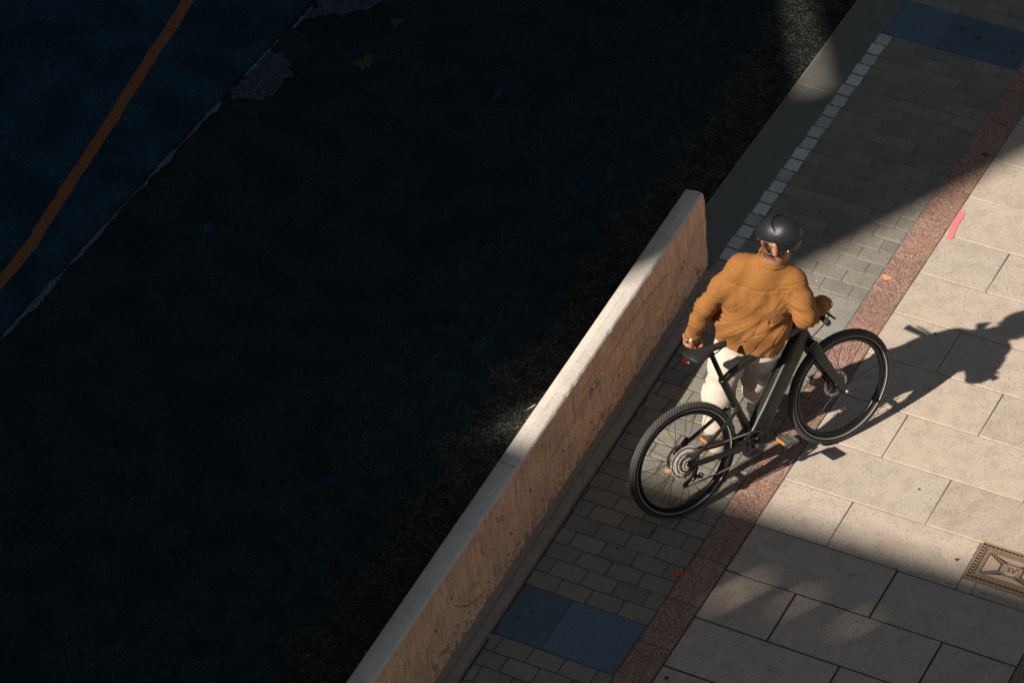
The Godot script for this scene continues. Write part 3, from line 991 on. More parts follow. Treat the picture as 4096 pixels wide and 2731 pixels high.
const TYRE := 0.358
const HUB_R := Vector3(0, 0.358, 0)
const HUB_F := Vector3(1.099, 0.358, 0)
const CRANK := Vector3(0.450, 0.290, 0)


func make_wheel(bike: Node3D, called: String, hub: Vector3, spin: float) -> Node3D:
	var wheel := Node3D.new()
	wheel.name = called
	bike.add_child(wheel)
	wheel.position = hub
	var z := Vector3(0, 0, 1)
	var st := tool()
	hoop(st, Vector3.ZERO, z, TYRE - 0.0255, 0.0225, 0.0235, 96, 14)
	piece(wheel, "tyre", done(st), M.rubber)
	# tread blocks over the crown of the tyre
	st = tool()
	var rows := 5
	for i in 116:
		for r in rows:
			var a := TAU * (i + 0.5 * (r % 2)) / 116.0 + spin
			var b := deg_to_rad([-62.0, -30.0, 0.0, 30.0, 62.0][r])
			var out := Vector3(cos(a), sin(a), 0)
			var n := out * cos(b) + z * sin(b)
			var along := Vector3(-sin(a), cos(a), 0)
			var c := out * (TYRE - 0.0255) + n * 0.0232
			block(st, c, Vector3(0.0052, 0.0022, 0.0046), 0.0008, Basis(along, n, along.cross(n)))
	var tread := piece(wheel, "tread_blocks", done(st), M.tread)
	tread.set_meta("kind", "stuff")
	for s in [-1.0, 1.0]:
		st = tool()
		hoop(st, z * s * 0.0195, z, 0.3205, 0.0016, 0.0014, 96, 6)
		piece(wheel, "reflective_stripe", done(st), M.stripe)
	st = tool()
	hoop(st, Vector3.ZERO, z, 0.2985, 0.0135, 0.0125, 96, 10, 3.0)
	piece(wheel, "rim", done(st), M.black_metal)
	st = tool()
	lathe(st, Vector3.ZERO, z, [Vector2(0.010, -0.060), Vector2(0.012, -0.046), Vector2(0.028, -0.034), Vector2(0.028, -0.030), Vector2(0.015, -0.024), Vector2(0.015, 0.020), Vector2(0.028, 0.026), Vector2(0.028, 0.030), Vector2(0.013, 0.036), Vector2(0.010, 0.062)], 20)
	piece(wheel, "hub", done(st), M.black_metal)
	for i in 24:
		st = tool()
		var s := 1.0 if i % 2 == 0 else -1.0
		var a := TAU * i / 24.0 + spin
		var b := a + (0.95 if (i / 2) % 2 == 0 else -0.95)
		tube(st, [Vector3(cos(b) * 0.026, sin(b) * 0.026, s * 0.029), Vector3(cos(a) * 0.288, sin(a) * 0.288, s * 0.003)], 0.0016, 5)
		piece(wheel, "spoke", done(st), M.spoke)
	# brake disc on the left side: a perforated, wavy band on thin arms
	st = tool()
	hoop(st, z * -0.040, z, 0.0715, 0.0100, 0.0009, 60, 6, 4.0)
	for i in 6:
		var a := TAU * i / 6.0 + spin * 2.0
		bar(st, curve([Vector3(cos(a) * 0.02, sin(a) * 0.02, -0.040), Vector3(cos(a + 0.35) * 0.045, sin(a + 0.35) * 0.045, -0.040), Vector3(cos(a + 0.42) * 0.068, sin(a + 0.42) * 0.068, -0.040)], 3), [Vector2(0.0035, 0.0009)], z, 4)
	var disc := piece(wheel, "brake_disc", done(st), M.disc)
	disc.set_meta("label", "pale perforated steel brake disc")
	st = tool()
	for i in 36:
		var a := TAU * i / 36.0
		lathe(st, Vector3(cos(a), sin(a), 0) * (0.0695 if i % 2 else 0.0755) + z * -0.0392, z, [Vector2(0.0019, 0.0), Vector2(0.0019, 0.0006)], 6)
		lathe(st, Vector3(cos(a), sin(a), 0) * (0.0695 if i % 2 else 0.0755) + z * -0.0414, z, [Vector2(0.0019, 0.0), Vector2(0.0019, 0.0006)], 6)
	var holes := piece(wheel, "disc_holes", done(st), M.black_metal)
	holes.set_meta("kind", "stuff")
	st = tool()
	var va := spin + 0.3
	tube(st, [Vector3(cos(va), sin(va), 0) * 0.287, Vector3(cos(va), sin(va), 0) * 0.255], 0.0028, 7)
	piece(wheel, "valve", done(st), M.black_metal)
	return wheel


# pale letters moulded round the side of a tyre
func tyre_letters(wheel: Node3D, text: String, radius: float, start: float, height: float) -> void:
	var a := start
	for ch in text:
		var tm := TextMesh.new()
		tm.text = ch
		var font := SystemFont.new()
		font.font_names = PackedStringArray(["Droid Sans"])
		tm.font = font
		tm.font_size = 32
		tm.pixel_size = height / 24.0
		tm.depth = 0.0006
		var out := Vector3(cos(a), sin(a), 0)
		var b := Basis(Vector3(sin(a), -cos(a), 0), out, Vector3(0, 0, 1))
		piece(wheel, "letter", tm, M.print_white, Transform3D(b, out * radius + Vector3(0, 0, 0.0216)))
		a -= 0.0135 if ch != "I" else 0.0095


func sprocket(st: SurfaceTool, z: float, r_out: float, r_in: float, teeth: int) -> void:
	var rings := []
	for lay in [[r_in, -0.0008], [-1.0, -0.0008], [-1.0, 0.0008], [r_in, 0.0008]]:
		var ring := PackedVector3Array()
		for i in teeth * 2:
			var a := TAU * i / (teeth * 2)
			var r: float = lay[0] if lay[0] > 0 else (r_out if i % 2 == 0 else r_out - 0.0045)
			ring.append(Vector3(cos(a) * r, sin(a) * r, z + lay[1]))
		rings.append(ring)
	loft(st, rings, false, false, false)


func bicycle() -> void:
	var bike := thing("bicycle", "dark graphite bicycle with knobbly tyres, held upright by the man in ochre", "bicycle", Vector3(-0.3723, 0.0, 0.498))
	bike.basis = Basis(Vector3(0.4909, 0, -0.8712), Vector3(-0.1412, 0.98678, -0.0796), Vector3(0.85968, 0.16208, 0.48443)).orthonormalized()
	var z := Vector3(0, 0, 1)
	var st: SurfaceTool
	# main frame: the deep down tube runs from the head to the crank housing
	st = tool()
	bar(st, curve([Vector3(0.868, 0.845, 0), Vector3(0.835, 0.785, 0), Vector3(0.755, 0.672, 0), Vector3(0.655, 0.532, 0), Vector3(0.588, 0.440, 0), Vector3(0.535, 0.370, 0), Vector3(0.478, 0.315, 0), Vector3(0.430, 0.292, 0)], 4),
		[Vector2(0.020, 0.025), Vector2(0.03, 0.028), Vector2(0.04, 0.031), Vector2(0.046, 0.033), Vector2(0.049, 0.035), Vector2(0.051, 0.036), Vector2(0.052, 0.036), Vector2(0.053, 0.037), Vector2(0.053, 0.037), Vector2(0.053, 0.037), Vector2(0.053, 0.037), Vector2(0.053, 0.038), Vector2(0.053, 0.038), Vector2(0.053, 0.038), Vector2(0.053, 0.038), Vector2(0.054, 0.039), Vector2(0.055, 0.040), Vector2(0.056, 0.040), Vector2(0.057, 0.040), Vector2(0.057, 0.040), Vector2(0.056, 0.040), Vector2(0.054, 0.040), Vector2(0.052, 0.039), Vector2(0.050, 0.038), Vector2(0.048, 0.037), Vector2(0.045, 0.036), Vector2(0.042, 0.035), Vector2(0.036, 0.033), Vector2(0.028, 0.030)], z, 28, 4.5)
	var down := piece(bike, "down_tube", done(st), M.frame)
	for p in [Vector3(0.650, 0.585, 0.0), Vector3(0.607, 0.525, 0.0)]:
		st = tool()
		var up := Vector3(-0.81, 0.58, 0).normalized()
		lathe(st, p + up * 0.008, up, [Vector2(0.0055, -0.012), Vector2(0.0055, 0.002), Vector2(0.0035, 0.004)], 10)
		piece(down, "bolt", done(st), M.steel)
	st = tool()
	lathe(st, Vector3(0.540, 0.347, 0.036), z, [Vector2(0.011, -0.004), Vector2(0.011, 0.003), Vector2(0.008, 0.0045)], 16)
	piece(down, "port_cap", done(st), M.black_metal)
	# head tube
	st = tool()
	bar(st, curve([Vector3(0.910, 0.715, 0), Vector3(0.896, 0.752, 0), Vector3(0.866, 0.832, 0), Vector3(0.846, 0.885, 0), Vector3(0.834, 0.918, 0)], 4), [Vector2(0.036, 0.030), Vector2(0.038, 0.031), Vector2(0.038, 0.031), Vector2(0.037, 0.030), Vector2(0.036, 0.030), Vector2(0.035, 0.029), Vector2(0.034, 0.028), Vector2(0.033, 0.027), Vector2(0.032, 0.026), Vector2(0.030, 0.025)], z, 18, 2.6)
	piece(bike, "head_tube", done(st), M.frame)
	# top tube, slim and level with the seat cluster
	st = tool()
	bar(st, curve([Vector3(0.318, 0.748, 0), Vector3(0.40, 0.785, 0), Vector3(0.55, 0.822, 0), Vector3(0.72, 0.858, 0), Vector3(0.81, 0.872, 0), Vector3(0.85, 0.875, 0)], 4), [Vector2(0.022, 0.017), Vector2(0.021, 0.018), Vector2(0.020, 0.019), Vector2(0.020, 0.020), Vector2(0.020, 0.021), Vector2(0.021, 0.022), Vector2(0.022, 0.023), Vector2(0.023, 0.024), Vector2(0.024, 0.025), Vector2(0.025, 0.026), Vector2(0.027, 0.026), Vector2(0.03, 0.026), Vector2(0.034, 0.026)], z, 16, 3.2)
	piece(bike, "top_tube", done(st), M.frame)
	# seat tube
	st = tool()
	bar(st, curve([Vector3(0.458, 0.330, 0), Vector3(0.428, 0.425, 0), Vector3(0.378, 0.560, 0), Vector3(0.340, 0.668, 0), Vector3(0.309, 0.757, 0)], 4), [Vector2(0.030, 0.028), Vector2(0.028, 0.026), Vector2(0.026, 0.024), Vector2(0.024, 0.022), Vector2(0.023, 0.021), Vector2(0.022, 0.021)], z, 16, 2.8)
	var seat_tube := piece(bike, "seat_tube", done(st), M.frame)
	for p in [Vector3(0.418, 0.535, 0), Vector3(0.445, 0.462, 0)]:
		st = tool()
		lathe(st, p - Vector3(0.02, 0.008, 0), Vector3(0.94, 0.34, 0), [Vector2(0.005, -0.004), Vector2(0.005, 0.014), Vector2(0.004, 0.016)], 8)
		piece(seat_tube, "bolt", done(st), M.black_metal)
	st = tool()
	tube(st, [Vector3(0.312, 0.748, 0), Vector3(0.246, 0.962, 0)], 0.0150, 16)
	piece(bike, "seat_post", done(st), M.black_metal)
	st = tool()
	lathe(st, Vector3(0.310, 0.754, 0), Vector3(-0.294, 0.956, 0), [Vector2(0.0245, -0.006), Vector2(0.0245, 0.008), Vector2(0.019, 0.010)], 18)
	piece(bike, "seat_collar", done(st), M.black_metal)
	# stays
	for s in [-1.0, 1.0]:
		st = tool()
		bar(st, curve([Vector3(0.388, 0.555, s * 0.008), Vector3(0.362, 0.543, s * 0.028), Vector3(0.325, 0.522, s * 0.040), Vector3(0.22, 0.472, s * 0.052), Vector3(0.09, 0.415, s * 0.062), Vector3(0.012, 0.382, s * 0.066)], 4), [Vector2(0.022, 0.012), Vector2(0.018, 0.011), Vector2(0.015, 0.010), Vector2(0.013, 0.0095), Vector2(0.012, 0.009), Vector2(0.0115, 0.009), Vector2(0.011, 0.008)], z, 12, 2.8)
		piece(bike, "seat_stay", done(st), M.frame)
		st = tool()
		bar(st, curve([Vector3(0.44, 0.300, s * 0.030), Vector3(0.36, 0.305, s * 0.046), Vector3(0.24, 0.318, s * 0.054), Vector3(0.11, 0.338, s * 0.062), Vector3(0.015, 0.357, s * 0.066)], 4), [Vector2(0.024, 0.012), Vector2(0.023, 0.012), Vector2(0.022, 0.011), Vector2(0.020, 0.011), Vector2(0.018, 0.010), Vector2(0.018, 0.010)], z, 12, 3.2)
		piece(bike, "chain_stay", done(st), M.frame)
		st = tool()
		block(st, Vector3(0.008, 0.366, s * 0.064), Vector3(0.020, 0.026, 0.006), 0.004, Basis(z, 0.4))
		piece(bike, "dropout", done(st), M.black_metal)
	st = tool()
	bar(st, curve([Vector3(0.365, 0.540, -0.034), Vector3(0.350, 0.552, 0.0), Vector3(0.365, 0.540, 0.034)], 4), [Vector2(0.010, 0.010)], Vector3(0, 1, 0), 10)
	piece(bike, "stay_bridge", done(st), M.frame)
	# fork
	st = tool()
	bar(st, curve([Vector3(0.905, 0.735, -0.052), Vector3(0.902, 0.742, 0.0), Vector3(0.905, 0.735, 0.052)], 5), [Vector2(0.030, 0.036)], Vector3(0.35, -0.93, 0), 14, 2.6)
	var fork := piece(bike, "fork_crown", done(st), M.frame)
	for s in [-1.0, 1.0]:
		st = tool()
		bar(st, curve([Vector3(0.900, 0.752, s * 0.046), Vector3(0.925, 0.695, s * 0.054), Vector3(0.975, 0.590, s * 0.057), Vector3(1.040, 0.465, s * 0.059), Vector3(1.088, 0.380, s * 0.060), Vector3(1.103, 0.350, s * 0.060)], 4), [Vector2(0.030, 0.012), Vector2(0.033, 0.013), Vector2(0.034, 0.013), Vector2(0.033, 0.013), Vector2(0.032, 0.012), Vector2(0.031, 0.012), Vector2(0.030, 0.012), Vector2(0.029, 0.012), Vector2(0.028, 0.011), Vector2(0.027, 0.011), Vector2(0.026, 0.011), Vector2(0.025, 0.010), Vector2(0.024, 0.010), Vector2(0.022, 0.010), Vector2(0.021, 0.010), Vector2(0.020, 0.010), Vector2(0.018, 0.009), Vector2(0.017, 0.009), Vector2(0.016, 0.009), Vector2(0.014, 0.008)], z, 14, 3.0)
		piece(fork, "fork_leg", done(st), M.frame)
	st = tool()
	lathe(st, Vector3(1.099, 0.358, 0.062), z, [Vector2(0.009, -0.01), Vector2(0.009, 0.009), Vector2(0.006, 0.011)], 12)
	piece(fork, "axle_end", done(st), M.steel)
	st = tool()
	block(st, Vector3(1.045, 0.415, -0.043), Vector3(0.034, 0.018, 0.016), 0.005, Basis(z, -1.1))
	piece(fork, "brake_caliper", done(st), M.black_metal)
	# wheels
	var rear := make_wheel(bike, "rear_wheel", HUB_R, 0.35)
	var front := make_wheel(bike, "front_wheel", HUB_F, 0.12)
	tyre_letters(front, "HEMISPHERE", 0.3375, 0.98, 0.0105)
	tyre_letters(rear, "HEMISPHERE", 0.3375, 0.80, 0.0105)
	front.rotation.y = -0.02
	# cassette
	for k in 11:
		st = tool()
		var r := 0.102 - 0.0077 * k
		sprocket(st, 0.022 + 0.0036 * k, r, r - 0.010 if k < 7 else 0.014, [48, 44, 40, 36, 32, 28, 24, 21, 18, 15, 12][k])
		for a in 6:
			var t := TAU * a / 6.0 + 0.37 * k * k
			bar(st, [Vector3(cos(t) * 0.012, sin(t) * 0.012, 0.022 + 0.0036 * k), Vector3(cos(t + 0.3) * r * 0.68, sin(t + 0.3) * r * 0.68, 0.022 + 0.0036 * k)], [Vector2(0.0045, 0.0008)], z, 4)
		piece(rear, "sprocket", done(st), M.sprocket if k in [0, 2, 3, 5, 8, 10] else M.sprocket_dark)  # bright and dark steel mixed, glitter put into the colours
	st = tool()
	block(st, Vector3(0.055, 0.428, -0.045), Vector3(0.032, 0.016, 0.014), 0.005, Basis(z, 0.6))
	piece(bike, "rear_brake_caliper", done(st), M.black_metal)
	# cranks
	st = tool()
	hoop(st, CRANK + z * 0.052, z, 0.0795, 0.0085, 0.0035, 64, 8, 3.0)
	hoop(st, CRANK + z * 0.052, z, 0.034, 0.010, 0.003, 40, 8, 3.0)
	for i in 4:
		var a := TAU * i / 4.0 + 0.55
		bar(st, [CRANK + Vector3(cos(a) * 0.03, sin(a) * 0.03, 0.054), CRANK + Vector3(cos(a + 0.18) * 0.055, sin(a + 0.18) * 0.055, 0.054), CRANK + Vector3(cos(a + 0.30) * 0.076, sin(a + 0.30) * 0.076, 0.053)], [Vector2(0.016, 0.003), Vector2(0.010, 0.003), Vector2(0.013, 0.003)], z, 10, 3.0)
	piece(bike, "chainring", done(st), M.gloss_black)
	st = tool()
	lathe(st, CRANK, z, [Vector2(0.040, -0.042), Vector2(0.043, -0.036), Vector2(0.043, 0.036), Vector2(0.040, 0.042)], 28)
	piece(bike, "motor_housing", done(st), M.frame)
	var arm := Vector3(0.985, -0.06, 0).normalized()
	for s in [-1.0, 1.0]:
		st = tool()
		var zz: float = 0.074 if s > 0 else -0.066
		bar(st, curve([CRANK + Vector3(0, 0, zz) - arm * s * 0.012, CRANK + Vector3(0, 0, zz) + arm * s * 0.03, CRANK + Vector3(0, 0, zz + s * 0.008) + arm * s * 0.11, CRANK + Vector3(0, 0, zz + s * 0.012) + arm * s * 0.178], 4), [Vector2(0.017, 0.010), Vector2(0.019, 0.010), Vector2(0.018, 0.010), Vector2(0.017, 0.010), Vector2(0.016, 0.009), Vector2(0.015, 0.008), Vector2(0.014, 0.008), Vector2(0.014, 0.008), Vector2(0.013, 0.007), Vector2(0.013, 0.007), Vector2(0.013, 0.007), Vector2(0.013, 0.007), Vector2(0.011, 0.006)], z, 14, 3.0)
		var crank := piece(bike, "crank_arm", done(st), M.gloss_black)
		if s > 0:
			st = tool()
			lathe(st, CRANK + z * 0.080, z, [Vector2(0.012, -0.01), Vector2(0.012, 0.006), Vector2(0.007, 0.008)], 14)
			piece(crank, "axle_cap", done(st), M.sprocket_dark)
		# pedal: a frame of bars with an orange reflector along its outer edges
		var pc: Vector3 = CRANK + arm * s * 0.170 + Vector3(0, 0, zz + s * 0.062)
		var tilt := Basis(z, -0.18 if s > 0 else -0.35)
		st = tool()
		block(st, pc + tilt * Vector3(0.040, 0, 0), Vector3(0.009, 0.011, 0.047), 0.003, tilt)
		block(st, pc + tilt * Vector3(-0.040, 0, 0), Vector3(0.009, 0.011, 0.047), 0.003, tilt)
		block(st, pc + tilt * Vector3(0, 0, 0.043), Vector3(0.042, 0.010, 0.0055), 0.003, tilt)
		block(st, pc + tilt * Vector3(0, 0, -0.043), Vector3(0.042, 0.010, 0.0055), 0.003, tilt)
		block(st, pc, Vector3(0.021, 0.009, 0.047), 0.003, tilt)
		var pedal := piece(bike, "pedal", done(st), M.pedal)
		for e in [-1.0, 1.0]:
			st = tool()
			block(st, pc + tilt * Vector3(e * 0.0495, 0, 0), Vector3(0.0012, 0.007, 0.034), 0.0005, tilt)
			piece(pedal, "reflector", done(st), M.orange_reflector)
	# chain
	st = tool()
	var path := []
	var c_r := CRANK + z * 0.050
	var r_r := 0.0815
	for i in 22:
		var a := deg_to_rad(97.0 - 180.0 * i / 21.0)
		path.append(c_r + Vector3(cos(a) * r_r, sin(a) * r_r, 0))
	path.append(Vector3(0.20, 0.206, 0.050))
	path.append(Vector3(-0.012, 0.214, 0.048))
	for i in 8:
		var a := deg_to_rad(-60.0 - 200.0 * i / 7.0)
		path.append(Vector3(-0.028, 0.234, 0.048) + Vector3(cos(a), sin(a), 0) * 0.020)
	path.append(Vector3(0.010, 0.268, 0.048))
	for i in 10:
		var a := deg_to_rad(-58.0 + 158.0 * i / 9.0)
		path.append(HUB_R + Vector3(cos(a) * 0.066, sin(a) * 0.066, 0.044))
	var loop := Curve3D.new()
	for p in path:
		loop.add_point(p)
	loop.add_point(path[0])
	var long := loop.get_baked_length()
	var links := int(long / 0.0127)
	for i in links:
		var p := loop.sample_baked(long * i / links)
		var q := loop.sample_baked(fmod(long * (i + 1.0) / links, long))
		var along := (q - p).normalized()
		var wide := 0.0034 if i % 2 == 0 else 0.0024
		for s in [-1.0, 1.0]:
			block(st, (p + q) / 2 + z * s * wide, Vector3(0.0078, 0.0038, 0.0006), 0.0003, Basis(along, z.cross(along).normalized(), z))
		lathe(st, p, z, [Vector2(0.0036, -0.004), Vector2(0.0036, 0.004)], 6)
	piece(bike, "chain", done(st), M.chain)
	# rear derailleur
	st = tool()
	block(st, Vector3(0.030, 0.308, 0.070), Vector3(0.012, 0.030, 0.010), 0.004, Basis(z, -0.5))
	block(st, Vector3(0.056, 0.268, 0.068), Vector3(0.024, 0.014, 0.014), 0.005, Basis(z, -0.35))
	block(st, Vector3(0.030, 0.262, 0.062), Vector3(0.020, 0.010, 0.010), 0.004, Basis(z, 0.4))
	var mech := piece(bike, "rear_derailleur", done(st), M.black_metal)
	st = tool()
	for s in [-1.0, 1.0]:
		bar(st, [Vector3(0.036, 0.272, 0.048 + s * 0.006), Vector3(0.004, 0.250, 0.048 + s * 0.006), Vector3(-0.034, 0.230, 0.048 + s * 0.006)], [Vector2(0.012, 0.001), Vector2(0.008, 0.001), Vector2(0.013, 0.001)], z, 8)
	piece(mech, "pulley_cage", done(st), M.black_metal)
	for p in [Vector3(0.030, 0.268, 0.048), Vector3(-0.028, 0.234, 0.048)]:
		st = tool()
		for k in 3:
			sprocket(st, 0.0, 0.021, 0.004, 13)
		piece(mech, "pulley", done(st), M.black_metal, Transform3D(Basis.IDENTITY, p))
	st = tool()
	block(st, Vector3(0.044, 0.298, 0.080), Vector3(0.010, 0.003, 0.002), 0.0008, Basis(z, 0.8))
	block(st, Vector3(0.062, 0.276, 0.083), Vector3(0.013, 0.0025, 0.002), 0.0008, Basis(z, -0.9))
	piece(mech, "bright_link", done(st), M.steel)
	# saddle
	st = tool()
	var rings := []
	for i in 15:
		var t := i / 14.0
		var x := lerpf(0.088, 0.352, t)
		var half := lerpf(0.072, 0.019, smoothstep(0.18, 0.72, t)) * sqrt(clampf(t * 9.0 + 0.25, 0.0, 1.0)) * sqrt(clampf((1.0 - t) * 9.0 + 0.15, 0.0, 1.0))
		var y := 0.998 + 0.014 * pow(1.0 - t, 2.0) - 0.012 * t * t
		var ring := PackedVector3Array()
		for k in 20:
			var a := TAU * k / 20.0
			var s := sin(a)
			var up := maxf(0.0, s) * 0.013 + minf(0.0, s) * lerpf(0.026, 0.030, t)
			var w := cos(a) * half * (1.0 if s >= 0 else 0.96)
			up -= 0.022 * pow(absf(cos(a)), 2.0) * smoothstep(0.0, 0.08, half)
			ring.append(Vector3(x, y + up, w))
		rings.append(ring)
	loft(st, rings)
	var saddle := piece(bike, "saddle", done(st), M.saddle)
	for s in [-1.0, 1.0]:
		st = tool()
		tube(st, curve([Vector3(0.10, 0.975, s * 0.032), Vector3(0.16, 0.962, s * 0.022), Vector3(0.26, 0.960, s * 0.022), Vector3(0.33, 0.975, s * 0.010)], 4), 0.0036, 7)
		piece(saddle, "saddle_rail", done(st), M.black_metal)
	st = tool()
	block(st, Vector3(0.235, 0.962, 0), Vector3(0.022, 0.009, 0.026), 0.003)
	piece(saddle, "saddle_clamp", done(st), M.black_metal)
	st = tool()
	block(st, Vector3(0.082, 0.978, 0), Vector3(0.006, 0.009, 0.028), 0.003, Basis(z, 0.3))
	piece(bike, "rear_light", done(st), M.red_reflector)
	# stem, bar, grips, levers
	st = tool()
	lathe(st, Vector3(0.836, 0.912, 0), Vector3(-0.35, 0.937, 0).normalized(), [Vector2(0.026, 0.0), Vector2(0.025, 0.012), Vector2(0.021, 0.016), Vector2(0.020, 0.070), Vector2(0.017, 0.074)], 20)
	piece(bike, "headset", done(st), M.black_metal)
	st = tool()
	bar(st, curve([Vector3(0.818, 0.965, 0), Vector3(0.842, 0.990, 0), Vector3(0.872, 1.022, 0), Vector3(0.880, 1.032, 0)], 3), [Vector2(0.024, 0.022), Vector2(0.020, 0.019), Vector2(0.019, 0.019), Vector2(0.021, 0.022)], z, 14, 2.8)
	piece(bike, "stem", done(st), M.black_metal)
	st = tool()
	tube(st, curve([Vector3(0.806, 1.072, -0.335), Vector3(0.832, 1.066, -0.20), Vector3(0.868, 1.045, -0.09), Vector3(0.878, 1.034, 0), Vector3(0.868, 1.045, 0.09), Vector3(0.832, 1.066, 0.20), Vector3(0.806, 1.072, 0.335)], 4), 0.0125, 12)
	piece(bike, "handlebar", done(st), M.black_metal)
	for s in [-1.0, 1.0]:
		st = tool()
		bar(st, [Vector3(0.828, 1.067, s * 0.215), Vector3(0.824, 1.068, s * 0.24), Vector3(0.812, 1.071, s * 0.30), Vector3(0.806, 1.072, s * 0.338), Vector3(0.805, 1.072, s * 0.343)], [Vector2(0.0165, 0.0165), Vector2(0.0160, 0.0160), Vector2(0.0165, 0.0165), Vector2(0.0185, 0.0185), Vector2(0.016, 0.016)], Vector3(0, 1, 0), 16)
		piece(bike, "grip", done(st), M.rubber)
		st = tool()
		bar(st, curve([Vector3(0.846, 1.060, s * 0.175), Vector3(0.872, 1.058, s * 0.20), Vector3(0.876, 1.058, s * 0.25), Vector3(0.872, 1.060, s * 0.312)], 4), [Vector2(0.009, 0.006), Vector2(0.008, 0.005), Vector2(0.007, 0.005)], Vector3(0, 1, 0), 8)
		var lever := piece(bike, "brake_lever", done(st), M.black_metal)
		st = tool()
		block(st, Vector3(0.848, 1.060, s * 0.170), Vector3(0.020, 0.014, 0.020), 0.005, Basis(Vector3.UP, s * 0.2))
		piece(lever, "lever_clamp", done(st), M.black_metal)
		st = tool()
		tube(st, curve([Vector3(0.865, 1.055, s * 0.16), Vector3(0.955, 1.00, s * 0.14), Vector3(0.975, 0.90, s * 0.09), Vector3(0.930, 0.815, s * 0.045), Vector3(0.885, 0.785, s * 0.030)], 6), 0.0033, 8)
		piece(bike, "brake_hose", done(st), M.rubber)


# ------------------------------------------------------------------ smooth bodies: tapered bones joined by a smooth minimum, meshed as surface nets

class Flesh:
	var a := PackedVector3Array()
	var b := PackedVector3Array()
	var ra := PackedFloat32Array()
	var rb := PackedFloat32Array()
	var cut_at := PackedVector3Array()      # planes: nothing is kept on the side the normal points to
	var cut_n := PackedVector3Array()
	var k := 0.03

	func bone(p: Vector3, q: Vector3, r0: float, r1: float) -> void:
		a.append(p); b.append(q); ra.append(r0); rb.append(r1)

	func chain(pts: Array, radii: Array) -> void:
		for i in pts.size() - 1:
			bone(pts[i], pts[i + 1], radii[i], radii[i + 1])

	func cut(p: Vector3, n: Vector3) -> void:
		cut_at.append(p); cut_n.append(n.normalized())

	func near(p: Vector3, reach: float) -> PackedInt32Array:
		var out := PackedInt32Array()
		for i in a.size():
			var ab := b[i] - a[i]
			var t := clampf((p - a[i]).dot(ab) / maxf(ab.length_squared(), 1e-9), 0.0, 1.0)
			if p.distance_to(a[i] + ab * t) - lerpf(ra[i], rb[i], t) < reach:
				out.append(i)
		return out

	func dist(p: Vector3, which: PackedInt32Array) -> float:
		var d := 1000.0
		for i in which:
			var pa := a[i]
			var ab := b[i] - pa
			var t := clampf((p - pa).dot(ab) / maxf(ab.length_squared(), 1e-9), 0.0, 1.0)
			var e := p.distance_to(pa + ab * t) - lerpf(ra[i], rb[i], t)
			var h := maxf(k - absf(d - e), 0.0) / k
			d = minf(d, e) - h * h * k * 0.25
		for i in cut_at.size():
			d = maxf(d, (p - cut_at[i]).dot(cut_n[i]))
		return d


